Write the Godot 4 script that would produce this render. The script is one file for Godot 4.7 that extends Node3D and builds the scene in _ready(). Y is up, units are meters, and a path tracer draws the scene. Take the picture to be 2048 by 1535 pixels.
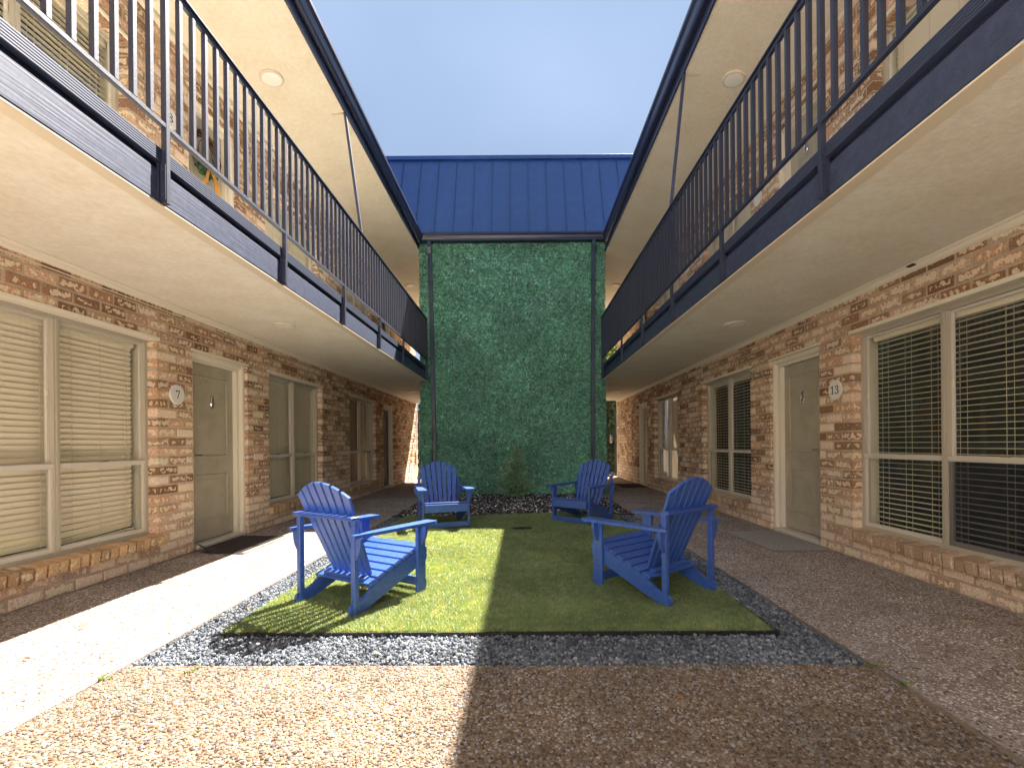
extends Node3D

var rng := RandomNumberGenerator.new()
var taken := {}
var M := {}
var shared := {}

# ---------------------------------------------------------------- names and tags
func numbered(parent: Node, called: String) -> String:
	var key := str(parent.get_instance_id()) + called
	var n: int = taken.get(key, -1) + 1
	taken[key] = n
	return called if n == 0 else "%s_%03d" % [called, n]

func tag(o: Node, label: String, category: String = "", group: String = "", kind: String = "") -> Node:
	if label != "":
		o.set_meta("label", label)
	if category != "":
		o.set_meta("category", category)
	if group != "":
		o.set_meta("group", group)
	if kind != "":
		o.set_meta("kind", kind)
	return o

func thing(called: String, label: String, category: String, at := Vector3.ZERO, turn := 0.0, group := "") -> Node3D:
	var o := Node3D.new()
	o.name = numbered(self, called)
	add_child(o)
	o.position = at
	o.rotation.y = turn
	tag(o, label, category, group)
	return o

func put(called: String, mesh: Mesh, mat: Material, parent: Node = self, at := Transform3D.IDENTITY) -> MeshInstance3D:
	var o := MeshInstance3D.new()
	o.name = numbered(parent, called)
	o.mesh = mesh
	if mat:
		o.material_override = mat
	o.transform = at
	parent.add_child(o)
	return o

func structure(called: String, mesh: Mesh, mat: Material) -> MeshInstance3D:
	var o := put(called, mesh, mat)
	o.set_meta("kind", "structure")
	return o

func dup(src: Node3D, at: Vector3, turn: float, label: String, parent: Node = self) -> Node3D:
	var base := String(src.name).rstrip("0123456789").rstrip("_")
	var c: Node3D = src.duplicate()
	c.name = numbered(parent, base)
	parent.add_child(c)
	c.position = at
	c.rotation.y = turn
	if label != "":
		c.set_meta("label", label)
	return c

# ---------------------------------------------------------------- meshes
func V(x: float, y: float, z: float) -> Vector3:
	return Vector3(x, y, -z)

func mb() -> SurfaceTool:
	var st := SurfaceTool.new()
	st.begin(Mesh.PRIMITIVE_TRIANGLES)
	st.set_smooth_group(-1)
	return st

func done(st: SurfaceTool) -> ArrayMesh:
	st.generate_normals()
	return st.commit()

func tri(st: SurfaceTool, a: Vector3, b: Vector3, c: Vector3, out: Vector3) -> void:
	if (c - a).cross(b - a).dot(out) < 0.0:
		var t := b
		b = c
		c = t
	st.add_vertex(a)
	st.add_vertex(b)
	st.add_vertex(c)

func quad(st: SurfaceTool, a: Vector3, b: Vector3, c: Vector3, d: Vector3, out: Vector3) -> void:
	tri(st, a, b, c, out)
	tri(st, a, c, d, out)

func quad_uv(st: SurfaceTool, p: Array, t: Array, out: Vector3) -> void:
	var order := [0, 1, 2, 0, 2, 3]
	if (p[2] - p[0]).cross(p[1] - p[0]).dot(out) < 0.0:
		order = [0, 2, 1, 0, 3, 2]
	for i in order:
		st.set_uv(t[i])
		st.add_vertex(p[i])

func box(st: SurfaceTool, a: Vector3, b: Vector3) -> void:
	var lo := Vector3(minf(a.x, b.x), minf(a.y, b.y), minf(a.z, b.z))
	var hi := Vector3(maxf(a.x, b.x), maxf(a.y, b.y), maxf(a.z, b.z))
	var c := (lo + hi) * 0.5
	for axis in 3:
		var u := (axis + 1) % 3
		var v := (axis + 2) % 3
		for sgn in [-1.0, 1.0]:
			var pts := []
			for k in [[-1, -1], [1, -1], [1, 1], [-1, 1]]:
				var p := Vector3.ZERO
				p[axis] = hi[axis] if sgn > 0 else lo[axis]
				p[u] = hi[u] if k[0] > 0 else lo[u]
				p[v] = hi[v] if k[1] > 0 else lo[v]
				pts.append(p)
			var n := Vector3.ZERO
			n[axis] = sgn
			quad(st, pts[0], pts[1], pts[2], pts[3], n)

# chamfered box of the given size, centred, put at xf
func bev(st: SurfaceTool, xf: Transform3D, size: Vector3, b := 0.003) -> void:
	var h := size * 0.5
	var P := func(s: Vector3, axis: int) -> Vector3:
		var p := Vector3(s.x * (h.x - b), s.y * (h.y - b), s.z * (h.z - b))
		p[axis] = s[axis] * h[axis]
		return xf * p
	var o := xf.origin
	for axis in 3:
		var u := (axis + 1) % 3
		var v := (axis + 2) % 3
		for sg in [-1.0, 1.0]:
			var c := []
			for k in [[-1, -1], [1, -1], [1, 1], [-1, 1]]:
				var s := Vector3.ZERO
				s[axis] = sg
				s[u] = k[0]
				s[v] = k[1]
				c.append(P.call(s, axis))
			quad(st, c[0], c[1], c[2], c[3], (c[0] + c[2]) * 0.5 - o)
		for k in [[-1, -1], [1, -1], [1, 1], [-1, 1]]:
			var s0 := Vector3.ZERO
			s0[axis] = -1
			s0[u] = k[0]
			s0[v] = k[1]
			var s1 := s0
			s1[axis] = 1
			var a: Vector3 = P.call(s0, u)
			var a2: Vector3 = P.call(s1, u)
			var c2: Vector3 = P.call(s1, v)
			var c0: Vector3 = P.call(s0, v)
			quad(st, a, a2, c2, c0, (a + c2) * 0.5 - o)
	for sx in [-1.0, 1.0]:
		for sy in [-1.0, 1.0]:
			for sz in [-1.0, 1.0]:
				var s := Vector3(sx, sy, sz)
				var a: Vector3 = P.call(s, 0)
				tri(st, a, P.call(s, 1), P.call(s, 2), a - o)

func bevbox(a: Vector3, b: Vector3, r := 0.003) -> ArrayMesh:
	var st := mb()
	bev(st, Transform3D(Basis.IDENTITY, (a + b) * 0.5), (b - a).abs(), r)
	return done(st)

# polygon in the local xy plane of xf, extruded by depth along local z
func extrude(st: SurfaceTool, poly: PackedVector2Array, xf: Transform3D, depth: float) -> void:
	var pts := poly.duplicate()
	if Geometry2D.is_polygon_clockwise(pts):
		pts.reverse()
	var idx := Geometry2D.triangulate_polygon(pts)
	var front := xf.basis.z
	for i in range(0, idx.size(), 3):
		var a := Vector3(pts[idx[i]].x, pts[idx[i]].y, 0)
		var b := Vector3(pts[idx[i + 1]].x, pts[idx[i + 1]].y, 0)
		var c := Vector3(pts[idx[i + 2]].x, pts[idx[i + 2]].y, 0)
		var o := Vector3(0, 0, depth)
		tri(st, xf * a, xf * b, xf * c, -front * signf(depth))
		tri(st, xf * (a + o), xf * (b + o), xf * (c + o), front * signf(depth))
	for i in pts.size():
		var p := pts[i]
		var q := pts[(i + 1) % pts.size()]
		var n := xf.basis * Vector3(q.y - p.y, p.x - q.x, 0)
		quad(st, xf * Vector3(p.x, p.y, 0), xf * Vector3(q.x, q.y, 0), xf * Vector3(q.x, q.y, depth), xf * Vector3(p.x, p.y, depth), n)

func tube(st: SurfaceTool, pts: Array, r: float, n := 8) -> void:
	var rings := []
	for i in pts.size():
		var d: Vector3 = (pts[mini(i + 1, pts.size() - 1)] - pts[maxi(i - 1, 0)]).normalized()
		var u := d.cross(Vector3.UP if absf(d.y) < 0.9 else Vector3.RIGHT).normalized()
		var v := d.cross(u)
		var ring := []
		for k in n:
			var a := TAU * k / n
			ring.append(pts[i] + (u * cos(a) + v * sin(a)) * r)
		rings.append(ring)
	for i in pts.size() - 1:
		for k in n:
			var k2 := (k + 1) % n
			quad(st, rings[i][k], rings[i][k2], rings[i + 1][k2], rings[i + 1][k], (rings[i][k] + rings[i + 1][k2]) * 0.5 - (pts[i] + pts[i + 1]) * 0.5)
	for e in [0, pts.size() - 1]:
		var out: Vector3 = pts[e] - pts[1 if e == 0 else e - 1]
		for k in range(1, n - 1):
			tri(st, rings[e][0], rings[e][k], rings[e][k + 1], out)

# profile of [radius, height] turned round local y of xf
func lathe(st: SurfaceTool, prof: Array, xf: Transform3D, n := 28) -> void:
	for i in prof.size() - 1:
		var p: Vector2 = prof[i]
		var q: Vector2 = prof[i + 1]
		for k in n:
			var a := TAU * k / n
			var b := TAU * (k + 1) / n
			var nn := Vector3(cos((a + b) / 2) * (q.y - p.y), p.x - q.x, sin((a + b) / 2) * (q.y - p.y))
			var A := xf * Vector3(cos(a) * p.x, p.y, sin(a) * p.x)
			var B := xf * Vector3(cos(b) * p.x, p.y, sin(b) * p.x)
			var C := xf * Vector3(cos(b) * q.x, q.y, sin(b) * q.x)
			var D := xf * Vector3(cos(a) * q.x, q.y, sin(a) * q.x)
			var out := xf.basis * nn
			if p.x > 0.0005:
				tri(st, A, B, C if q.x > 0.0005 else D, out)
			if q.x > 0.0005:
				tri(st, A, C, D, out)

# ---------------------------------------------------------------- materials
func rgb(r: int, g: int, b: int) -> Color:
	return Color(r / 255.0, g / 255.0, b / 255.0)

func lin(r: int, g: int, b: int) -> Color:
	return rgb(r, g, b).srgb_to_linear()

func mat(c: Color, rough := 0.7, spec := 0.5) -> StandardMaterial3D:
	var m := StandardMaterial3D.new()
	m.albedo_color = c
	m.roughness = rough
	m.metallic_specular = spec
	return m

func noise_bytes(size: int, freq: float, octaves: int, sd: int, kind := FastNoiseLite.TYPE_SIMPLEX_SMOOTH) -> PackedByteArray:
	var n := FastNoiseLite.new()
	n.noise_type = kind
	n.seed = sd
	n.frequency = freq
	n.fractal_octaves = octaves
	if kind == FastNoiseLite.TYPE_CELLULAR:
		n.cellular_return_type = FastNoiseLite.RETURN_CELL_VALUE
	var im := n.get_seamless_image(size, size)
	im.convert(Image.FORMAT_L8)
	return im.get_data()

func grey_tex(size: int, freq: float, octaves: int, sd: int, kind := FastNoiseLite.TYPE_SIMPLEX_SMOOTH) -> ImageTexture:
	return ImageTexture.create_from_image(Image.create_from_data(size, size, false, Image.FORMAT_L8, noise_bytes(size, freq, octaves, sd, kind)))

func color_tex(size: int, data: PackedByteArray) -> ImageTexture:
	return ImageTexture.create_from_image(Image.create_from_data(size, size, false, Image.FORMAT_RGB8, data))

# two colours mixed by noise, with a finer grain on top
func mottled(size: int, a: Color, b: Color, freq: float, grain: float, sd: int, fine := 0.25) -> ImageTexture:
	var n1 := noise_bytes(size, freq, 4, sd)
	var n2 := noise_bytes(size, fine, 2, sd + 7)
	var d := PackedByteArray()
	d.resize(size * size * 3)
	for i in size * size:
		var t := n1[i] / 255.0
		var g := 1.0 + (n2[i] / 255.0 - 0.5) * grain
		var c := a.lerp(b, t) * g
		d[i * 3] = clampi(int(c.r * 255), 0, 255)
		d[i * 3 + 1] = clampi(int(c.g * 255), 0, 255)
		d[i * 3 + 2] = clampi(int(c.b * 255), 0, 255)
	return color_tex(size, d)

# fired clay with worn remains of limewash: 2 x 6 brick faces on one sheet, the wash rubbed off towards the arrises
func brick_tex(a: Color, b: Color, wash: Color, amount: float, sd: int) -> ImageTexture:
	var size := 480
	var n1 := noise_bytes(size, 0.016, 2, sd)
	var n2 := noise_bytes(size, 0.05, 4, sd + 3)
	var n3 := noise_bytes(size, 0.2, 2, sd + 5)
	rng.seed = sd
	var more := []
	var light := []
	for i in 12:
		more.append(rng.randf_range(-0.17, 0.14))
		light.append(rng.randf_range(0.86, 1.12))
	var d := PackedByteArray()
	d.resize(size * size * 3)
	for y in size:
		for x in size:
			var i := y * size + x
			var cell := (y / 80) * 2 + x / 240
			var ex: float = minf(x % 240, 239 - x % 240)
			var ey: float = minf(y % 80, 79 - y % 80)
			var edge := clampf((minf(ex * 0.75, ey) - 2.0) / 24.0, 0.0, 1.0)
			var q := n2[i] / 255.0
			var g := n3[i] / 255.0
			var base: Color = a.lerp(b, clampf(q * 1.6 - 0.3, 0, 1)) * ((0.84 + 0.3 * g) * light[cell])
			var w := smoothstep(0.0, 0.14, n1[i] / 255.0 * 0.7 + q * 0.22 + g * 0.08 - (1.0 - amount - more[cell]) - 0.42 * (1.0 - edge) + 0.12)
			var c: Color = base.lerp(wash * (0.84 + 0.2 * q + 0.08 * g), w * (0.76 + 0.22 * g))
			d[i * 3] = clampi(int(c.r * 255), 0, 255)
			d[i * 3 + 1] = clampi(int(c.g * 255), 0, 255)
			d[i * 3 + 2] = clampi(int(c.b * 255), 0, 255)
	return color_tex(size, d)

func triplanar(m: StandardMaterial3D, per_metre: float) -> StandardMaterial3D:
	m.uv1_triplanar = true
	m.uv1_world_triplanar = true
	m.uv1_scale = Vector3.ONE * per_metre
	return m

func relief(m: StandardMaterial3D, t: Texture2D, cm: float) -> StandardMaterial3D:
	m.heightmap_enabled = true
	m.heightmap_texture = t
	m.heightmap_scale = cm
	return m

func worn_by(m: StandardMaterial3D, t: Texture2D, per_metre: float) -> void:
	m.detail_enabled = true
	m.detail_albedo = t
	m.detail_blend_mode = BaseMaterial3D.BLEND_MODE_MUL
	m.detail_uv_layer = BaseMaterial3D.DETAIL_UV_2
	m.uv2_triplanar = true
	m.uv2_world_triplanar = true
	m.uv2_scale = Vector3.ONE * per_metre

func make_materials() -> void:
	var wash := rgb(238, 222, 196)
	var tones := [
		[rgb(135, 98, 72), rgb(171, 131, 99), 0.44], [rgb(156, 117, 89), rgb(197, 157, 124), 0.52], [rgb(177, 135, 104), rgb(217, 178, 145), 0.55],
		[rgb(183, 145, 120), rgb(225, 190, 164), 0.6], [rgb(201, 168, 145), rgb(238, 213, 189), 0.66], [rgb(142, 107, 87), rgb(179, 138, 112), 0.47],
		[rgb(197, 162, 145), rgb(238, 209, 191), 0.6]]
	var rough := grey_tex(384, 0.09, 4, 91)
	for i in tones.size():
		var m := mat(Color.WHITE, 0.9, 0.3)
		m.albedo_texture = brick_tex(tones[i][0], tones[i][1], wash, tones[i][2], 100 + i * 11)
		relief(m, rough, 0.22)
		M["brick%d" % i] = m
	var sill := mat(Color.WHITE, 0.9, 0.3)
	sill.albedo_texture = brick_tex(rgb(186, 150, 112), rgb(210, 178, 140), rgb(228, 210, 182), 0.36, 301)
	relief(sill, rough, 0.25)
	M["sill_brick"] = sill
	var sill2 := mat(Color.WHITE, 0.9, 0.3)
	sill2.albedo_texture = brick_tex(rgb(182, 152, 126), rgb(208, 182, 156), rgb(226, 212, 192), 0.36, 331)
	relief(sill2, rough, 0.25)
	M["sill_brick2"] = sill2
	M["mortar"] = relief(triplanar(mat(Color.WHITE, 0.95, 0.2), 1.6), grey_tex(256, 0.12, 4, 17), 0.3)
	M["mortar"].albedo_texture = mottled(256, rgb(176, 160, 138), rgb(206, 190, 166), 0.02, 0.25, 23)
	M["soffit"] = relief(triplanar(mat(Color.WHITE, 0.9, 0.3), 1.1), grey_tex(512, 0.085, 3, 41), 0.16)
	M["soffit"].albedo_texture = mottled(512, rgb(240, 234, 220), rgb(245, 240, 228), 0.006, 0.05, 47)
	M["upper_soffit"] = relief(triplanar(mat(Color.WHITE, 0.9, 0.3), 0.7), grey_tex(256, 0.15, 3, 43), 0.05)
	M["upper_soffit"].albedo_texture = mottled(256, rgb(240, 230, 214), rgb(244, 236, 222), 0.008, 0.04, 49)
	M["stain"] = relief(triplanar(mat(Color.WHITE, 0.95, 0.2), 1.1), grey_tex(512, 0.085, 3, 41), 0.16)
	M["stain"].albedo_texture = mottled(256, rgb(120, 104, 82), rgb(196, 172, 134), 0.03, 0.1, 57)
	M["cream"] = mat(rgb(226, 212, 186), 0.55)
	M["casing"] = mat(rgb(236, 226, 206), 0.5)
	M["sash"] = mat(rgb(214, 207, 194), 0.4, 0.5)
	M["alu"] = mat(rgb(184, 175, 158), 0.4, 0.5)
	M["alu_dark"] = mat(rgb(138, 130, 114), 0.5, 0.5)
	M["jamb"] = mat(rgb(222, 212, 184), 0.7)
	M["slat"] = mat(rgb(236, 224, 196), 0.5)
	M["cord"] = mat(rgb(214, 200, 170), 0.8)
	M["door"] = relief(mat(rgb(186, 178, 158), 0.5), grey_tex(128, 0.05, 3, 61), 0.02)
	M["door_dark"] = mat(rgb(72, 58, 46), 0.5)
	M["chrome"] = mat(rgb(205, 205, 205), 0.18)
	M["chrome"].metallic = 1.0
	M["threshold"] = mat(rgb(214, 204, 190), 0.5)
	var beamn := noise_bytes(512, 0.02, 4, 71)
	var st := PackedByteArray()
	st.resize(512 * 512)
	for y in 512:
		for x in 512:
			st[y * 512 + x] = beamn[((y * 5) % 512) * 512 + (x / 5)]
	var grain := ImageTexture.create_from_image(Image.create_from_data(512, 512, false, Image.FORMAT_L8, st))
	M["beam"] = relief(mat(rgb(64, 72, 98), 0.52, 0.5), grain, 0.08)
	M["navy"] = mat(rgb(58, 66, 90), 0.52, 0.55)
	M["navy_rough"] = relief(triplanar(mat(rgb(38, 43, 64), 0.5, 0.55), 3.0), grey_tex(256, 0.06, 3, 73), 0.05)
	M["gutter"] = mat(rgb(40, 44, 70), 0.32, 0.6)
	M["roof"] = relief(triplanar(mat(rgb(54, 86, 138), 0.42, 0.6), 0.5), grey_tex(256, 0.02, 2, 79), 0.12)
	M["pipe"] = mat(rgb(44, 60, 72), 0.35, 0.6)
	var glass := mat(Color(0.84, 0.9, 0.82, 0.06), 0.02, 0.45)
	glass.transparency = BaseMaterial3D.TRANSPARENCY_ALPHA
	M["glass"] = glass
	var screen := mat(Color(0.2, 0.21, 0.25, 0.5), 0.6, 0.3)
	screen.transparency = BaseMaterial3D.TRANSPARENCY_ALPHA
	M["screen"] = screen
	M["room"] = mat(rgb(15, 14, 15), 0.9, 0.1)
	M["room_floor"] = mat(rgb(70, 60, 50), 0.9)
	M["chair_blue"] = relief(triplanar(mat(rgb(64, 102, 184), 0.38, 0.6), 4.0), grey_tex(256, 0.05, 3, 83), 0.05)
	M["screw"] = mat(rgb(38, 44, 66), 0.4)
	M["plaque"] = mat(rgb(232, 228, 220), 0.5)
	M["ink"] = mat(rgb(28, 28, 30), 0.6)
	M["lamp_rim"] = mat(rgb(222, 210, 190), 0.5)
	M["lamp_lens"] = mat(rgb(248, 244, 234), 0.3)
	M["dirt"] = relief(triplanar(mat(Color.WHITE, 1.0, 0.1), 1.5), grey_tex(256, 0.1, 4, 97), 0.8)
	M["dirt"].albedo_texture = mottled(256, rgb(44, 38, 34), rgb(84, 74, 66), 0.03, 0.4, 99)
	M["gravel_bed"] = mat(rgb(72, 76, 84), 0.95, 0.2)
	M["turf_base"] = mat(rgb(96, 118, 84), 1.0, 0.1)
	M["edging"] = mat(rgb(22, 22, 24), 0.6)
	M["slab_front"] = relief(triplanar(mat(Color.WHITE, 0.9, 0.3), 1.3), grey_tex(512, 0.14, 3, 111, FastNoiseLite.TYPE_CELLULAR), 0.5)
	M["slab_front"].albedo_texture = mottled(512, rgb(112, 92, 72), rgb(146, 124, 102), 0.02, 0.5, 113, 0.2)
	M["slab_walk"] = relief(triplanar(mat(Color.WHITE, 0.92, 0.3), 1.3), grey_tex(512, 0.16, 3, 121, FastNoiseLite.TYPE_CELLULAR), 0.35)
	M["slab_walk"].albedo_texture = mottled(512, rgb(154, 142, 134), rgb(182, 170, 160), 0.012, 0.45, 123, 0.22)
	M["joint"] = mat(rgb(132, 120, 104), 0.95, 0.2)
	M["ground"] = triplanar(mat(Color.WHITE, 0.95, 0.2), 0.4)
	M["ground"].albedo_texture = mottled(256, rgb(112, 104, 92), rgb(140, 130, 116), 0.02, 0.3, 131)
	M["stucco"] = relief(triplanar(mat(rgb(206, 188, 158), 0.9, 0.3), 1.1), grey_tex(256, 0.1, 3, 133), 0.2)
	M["render_wall"] = relief(triplanar(mat(rgb(240, 238, 235), 0.9, 0.3), 1.1), grey_tex(256, 0.1, 3, 135), 0.2)
	M["apron"] = relief(triplanar(mat(rgb(222, 218, 210), 0.9, 0.3), 1.1), grey_tex(256, 0.1, 3, 137), 0.2)
	M["mat_black"] = relief(triplanar(mat(rgb(80, 72, 70), 0.95, 0.2), 6.0), grey_tex(256, 0.1, 3, 141), 0.4)
	M["mat_edge"] = mat(rgb(120, 114, 106), 0.8)
	M["mat_grey"] = relief(triplanar(mat(Color.WHITE, 0.95, 0.2), 2.5), grey_tex(256, 0.16, 3, 143), 0.6)
	M["mat_grey"].albedo_texture = mottled(256, rgb(136, 132, 130), rgb(186, 180, 176), 0.05, 0.5, 145)
	var damp := mottled(512, rgb(245, 240, 230), rgb(255, 255, 253), 0.012, 0.06, 151, 0.1)
	worn_by(M.soffit, damp, 0.31)
	worn_by(M.upper_soffit, damp, 0.27)
	var grime := mottled(512, rgb(204, 198, 190), rgb(255, 255, 255), 0.014, 0.16, 157, 0.12)
	worn_by(M.slab_walk, grime, 0.45)
	worn_by(M.roof, mottled(256, rgb(216, 220, 226), rgb(255, 255, 255), 0.02, 0.05, 163, 0.2), 0.8)
	worn_by(M.chair_blue, mottled(512, rgb(190, 196, 204), rgb(255, 255, 255), 0.03, 0.14, 167, 0.16), 1.7)
	worn_by(M.beam, mottled(256, rgb(196, 196, 198), rgb(255, 255, 255), 0.04, 0.2, 169, 0.2), 1.1)
	worn_by(M.door, mottled(256, rgb(232, 230, 226), rgb(255, 255, 255), 0.02, 0.04, 171, 0.1), 0.7)
	M["iron"] = mat(rgb(26, 26, 28), 0.5)
	M["leaf_back"] = mat(rgb(44, 88, 60), 1.0, 0.1)
	var leaf := mat(Color.WHITE, 0.3, 0.6)
	leaf.vertex_color_use_as_albedo = true
	leaf.backlight_enabled = true
	leaf.backlight = Color(0.25, 0.3, 0.15)
	M["leaf"] = leaf
	var blade := mat(Color.WHITE, 0.42, 0.5)
	blade.vertex_color_use_as_albedo = true
	blade.backlight_enabled = true
	blade.backlight = Color(0.9, 0.8, 0.24)
	M["blade"] = blade
	var stone := mat(Color.WHITE, 0.75, 0.4)
	stone.vertex_color_use_as_albedo = true
	M["stone"] = stone
	M["bark"] = mat(rgb(78, 62, 46), 0.95, 0.2)
	M["twig"] = mat(rgb(86, 54, 34), 0.9, 0.2)
	M["burlap"] = mat(rgb(196, 140, 72), 0.9, 0.2)

# ---------------------------------------------------------------- scattering
func scatter(called: String, parent: Node, mesh: Mesh, mat_: Material, where: Array, tint: Array) -> MultiMeshInstance3D:
	var m := MultiMesh.new()
	m.transform_format = MultiMesh.TRANSFORM_3D
	m.use_colors = true
	m.mesh = mesh
	m.instance_count = where.size()
	for i in where.size():
		m.set_instance_transform(i, where[i])
		m.set_instance_color(i, tint[i])
	var o := MultiMeshInstance3D.new()
	o.name = numbered(parent, called)
	o.multimesh = m
	o.material_override = mat_
	parent.add_child(o)
	o.set_meta("kind", "stuff")
	return o

func pick(p: Array) -> Color:
	var c: Color = p[rng.randi() % p.size()]
	return c * rng.randf_range(0.8, 1.2)

# flat clump of leaves that face about +z
func leaf_clump(n: int, r: float, size: float, flat: float, sd: int) -> ArrayMesh:
	rng.seed = sd
	var st := SurfaceTool.new()
	st.begin(Mesh.PRIMITIVE_TRIANGLES)
	st.set_smooth_group(-1)
	for i in n:
		var d := Vector3(rng.randfn(), rng.randfn(), rng.randf_range(0.2, 1.4) * flat).normalized()
		var o := Vector3(rng.randf_range(-r, r), rng.randf_range(-r, r), rng.randf_range(-0.3, 0.5) * r)
		var side := d.cross(Vector3(rng.randfn(), rng.randfn(), rng.randfn())).normalized()
		var s := size * rng.randf_range(0.7, 1.25)
		var w := s * 0.42
		var up := d.cross(side)
		var mid := o + d * s * 0.55 + up * s * 0.1
		var shade := rng.randf_range(0.75, 1.2)
		st.set_color(Color(shade, shade, shade))
		tri(st, o, mid + side * w, o + d * s, up)
		tri(st, o, mid - side * w, o + d * s, up)
	return done(st)

func stone_mesh(sd: int, squash: float, cut: float) -> ArrayMesh:
	rng.seed = sd
	var t := (1.0 + sqrt(5.0)) / 2.0
	var v := []
	for p in [[-1, t, 0], [1, t, 0], [-1, -t, 0], [1, -t, 0], [0, -1, t], [0, 1, t], [0, -1, -t], [0, 1, -t], [t, 0, -1], [t, 0, 1], [-t, 0, -1], [-t, 0, 1]]:
		var q := Vector3(p[0], p[1], p[2]).normalized() * rng.randf_range(1.0 - cut, 1.0 + cut) * 0.5
		v.append(q * Vector3(1.0, squash, rng.randf_range(0.75, 0.85)))
	var st := mb()
	for f in [[0, 11, 5], [0, 5, 1], [0, 1, 7], [0, 7, 10], [0, 10, 11], [1, 5, 9], [5, 11, 4], [11, 10, 2], [10, 7, 6], [7, 1, 8], [3, 9, 4], [3, 4, 2], [3, 2, 6], [3, 6, 8], [3, 8, 9], [4, 9, 5], [2, 4, 11], [6, 2, 10], [8, 6, 7], [9, 8, 1]]:
		tri(st, v[f[0]], v[f[1]], v[f[2]], v[f[0]] + v[f[1]] + v[f[2]])
	return done(st)

# ---------------------------------------------------------------- wings of the building
const COURSE := 0.0908
const PITCH := 0.238

func subtract(iv: Array, a: float, b: float) -> Array:
	var r := []
	for p in iv:
		if b <= p[0] or a >= p[1]:
			r.append(p)
			continue
		if a > p[0] + 0.001:
			r.append([p[0], a])
		if b < p[1] - 0.001:
			r.append([b, p[1]])
	return r

# boxes of a wall with openings, each opening [z0, z1, y0, y1]; inset grows the openings
func wall_with_openings(st: SurfaceTool, s: float, d0: float, d1: float, z0: float, z1: float, y0: float, y1: float, openings: Array, inset: float) -> void:
	var cuts := [z0, z1]
	for o in openings:
		for e in [o[0] - inset, o[1] + inset]:
			if e > z0 and e < z1:
				cuts.append(e)
	cuts.sort()
	for i in cuts.size() - 1:
		if cuts[i + 1] - cuts[i] < 0.001:
			continue
		var mid: float = (cuts[i] + cuts[i + 1]) / 2
		var free := [[y0, y1]]
		for o in openings:
			if mid > o[0] - inset and mid < o[1] + inset:
				free = subtract(free, o[2] - inset, o[3] + inset)
		for f in free:
			box(st, V(s * d0, f[0], cuts[i]), V(s * d1, f[1], cuts[i + 1]))

# front face at x = 0 facing -x, depth 0.1, centred in y and z
func brick_mesh(length: float, height: float, depth: float, sd: int) -> ArrayMesh:
	rng.seed = sd
	var st := SurfaceTool.new()
	st.begin(Mesh.PRIMITIVE_TRIANGLES)
	st.set_smooth_group(-1)
	var cell := sd % 12
	var cu := (cell % 2) * 0.5
	var cv := (cell / 2) / 6.0
	var hl := length / 2
	var hh := height / 2
	var F := []
	var E := []
	var B := []
	for k in [[-1, -1], [1, -1], [1, 1], [-1, 1]]:
		var jz := rng.randf_range(-0.003, 0.001)
		var jy := rng.randf_range(-0.003, 0.001)
		F.append(Vector3(rng.randf_range(-0.001, 0.0015), k[1] * (hh - 0.005 + jy), k[0] * (hl - 0.005 + jz)))
		E.append(Vector3(0.0045, k[1] * (hh + jy), k[0] * (hl + jz)))
		B.append(Vector3(depth, k[1] * (hh + jy), k[0] * (hl + jz)))
	var uv := func(p: Vector3, face: int) -> Vector2:
		var u := clampf(p.z / maxf(length, 0.16) + 0.5, 0.01, 0.99)
		var v := clampf(p.y / height + 0.5, 0.02, 0.98)
		if face == 1:
			v = clampf(v - signf(p.y) * p.x * 4.0, 0.05, 0.95)
		elif face == 2:
			u = clampf(u - signf(p.z) * p.x * 4.0, 0.05, 0.95)
		return Vector2(cu + u * 0.5, cv + v / 6.0)
	quad_uv(st, F, [uv.call(F[0], 0), uv.call(F[1], 0), uv.call(F[2], 0), uv.call(F[3], 0)], Vector3(-1, 0, 0))
	for i in 4:
		var j := (i + 1) % 4
		var face := 1 if i % 2 == 0 else 2
		var out: Vector3 = (E[i] + E[j]) / 2
		out.x = 0
		quad_uv(st, [F[i], F[j], E[j], E[i]], [uv.call(F[i], 0), uv.call(F[j], 0), uv.call(E[j], 0), uv.call(E[i], 0)], out + Vector3(-0.03, 0, 0))
		quad_uv(st, [E[i], E[j], B[j], B[i]], [uv.call(E[i], face), uv.call(E[j], face), uv.call(B[j], face), uv.call(B[i], face)], out)
	return done(st)

func brick_list(z0: float, z1: float, y0: float, courses: int, openings: Array) -> Array:
	var r := []
	for k in courses:
		var y := y0 + (k + 0.5) * COURSE
		var free := [[z0, z1]]
		for o in openings:
			if y > o[2] and y < o[3]:
				free = subtract(free, o[0], o[1])
		for f in free:
			var cuts := [f[0]]
			var n := int(ceil((f[0] - (0.119 if k % 2 else 0.0)) / PITCH))
			while true:
				var c := n * PITCH + (0.119 if k % 2 else 0.0)
				n += 1
				if c >= f[1] - 0.065:
					break
				if c > f[0] + 0.065:
					cuts.append(c + rng.randf_range(-0.006, 0.006))
			cuts.append(f[1])
			for i in cuts.size() - 1:
				var a: float = cuts[i] + (0.0 if i == 0 else 0.0078)
				var b: float = cuts[i + 1] - (0.0 if i == cuts.size() - 2 else 0.0078)
				r.append({"y": y, "z": (a + b) / 2, "l": b - a, "k": k})
	return r

func xf_brick(s: float, b: Dictionary) -> Transform3D:
	var half: bool = b.l < 0.17
	var basis := Basis.IDENTITY if s > 0 else Basis(Vector3.UP, PI)
	basis = basis * Basis.from_scale(Vector3(1, 1, b.l / (0.108 if half else 0.226)))
	return Transform3D(basis, V(s * b.d, b.y, b.z))

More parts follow.
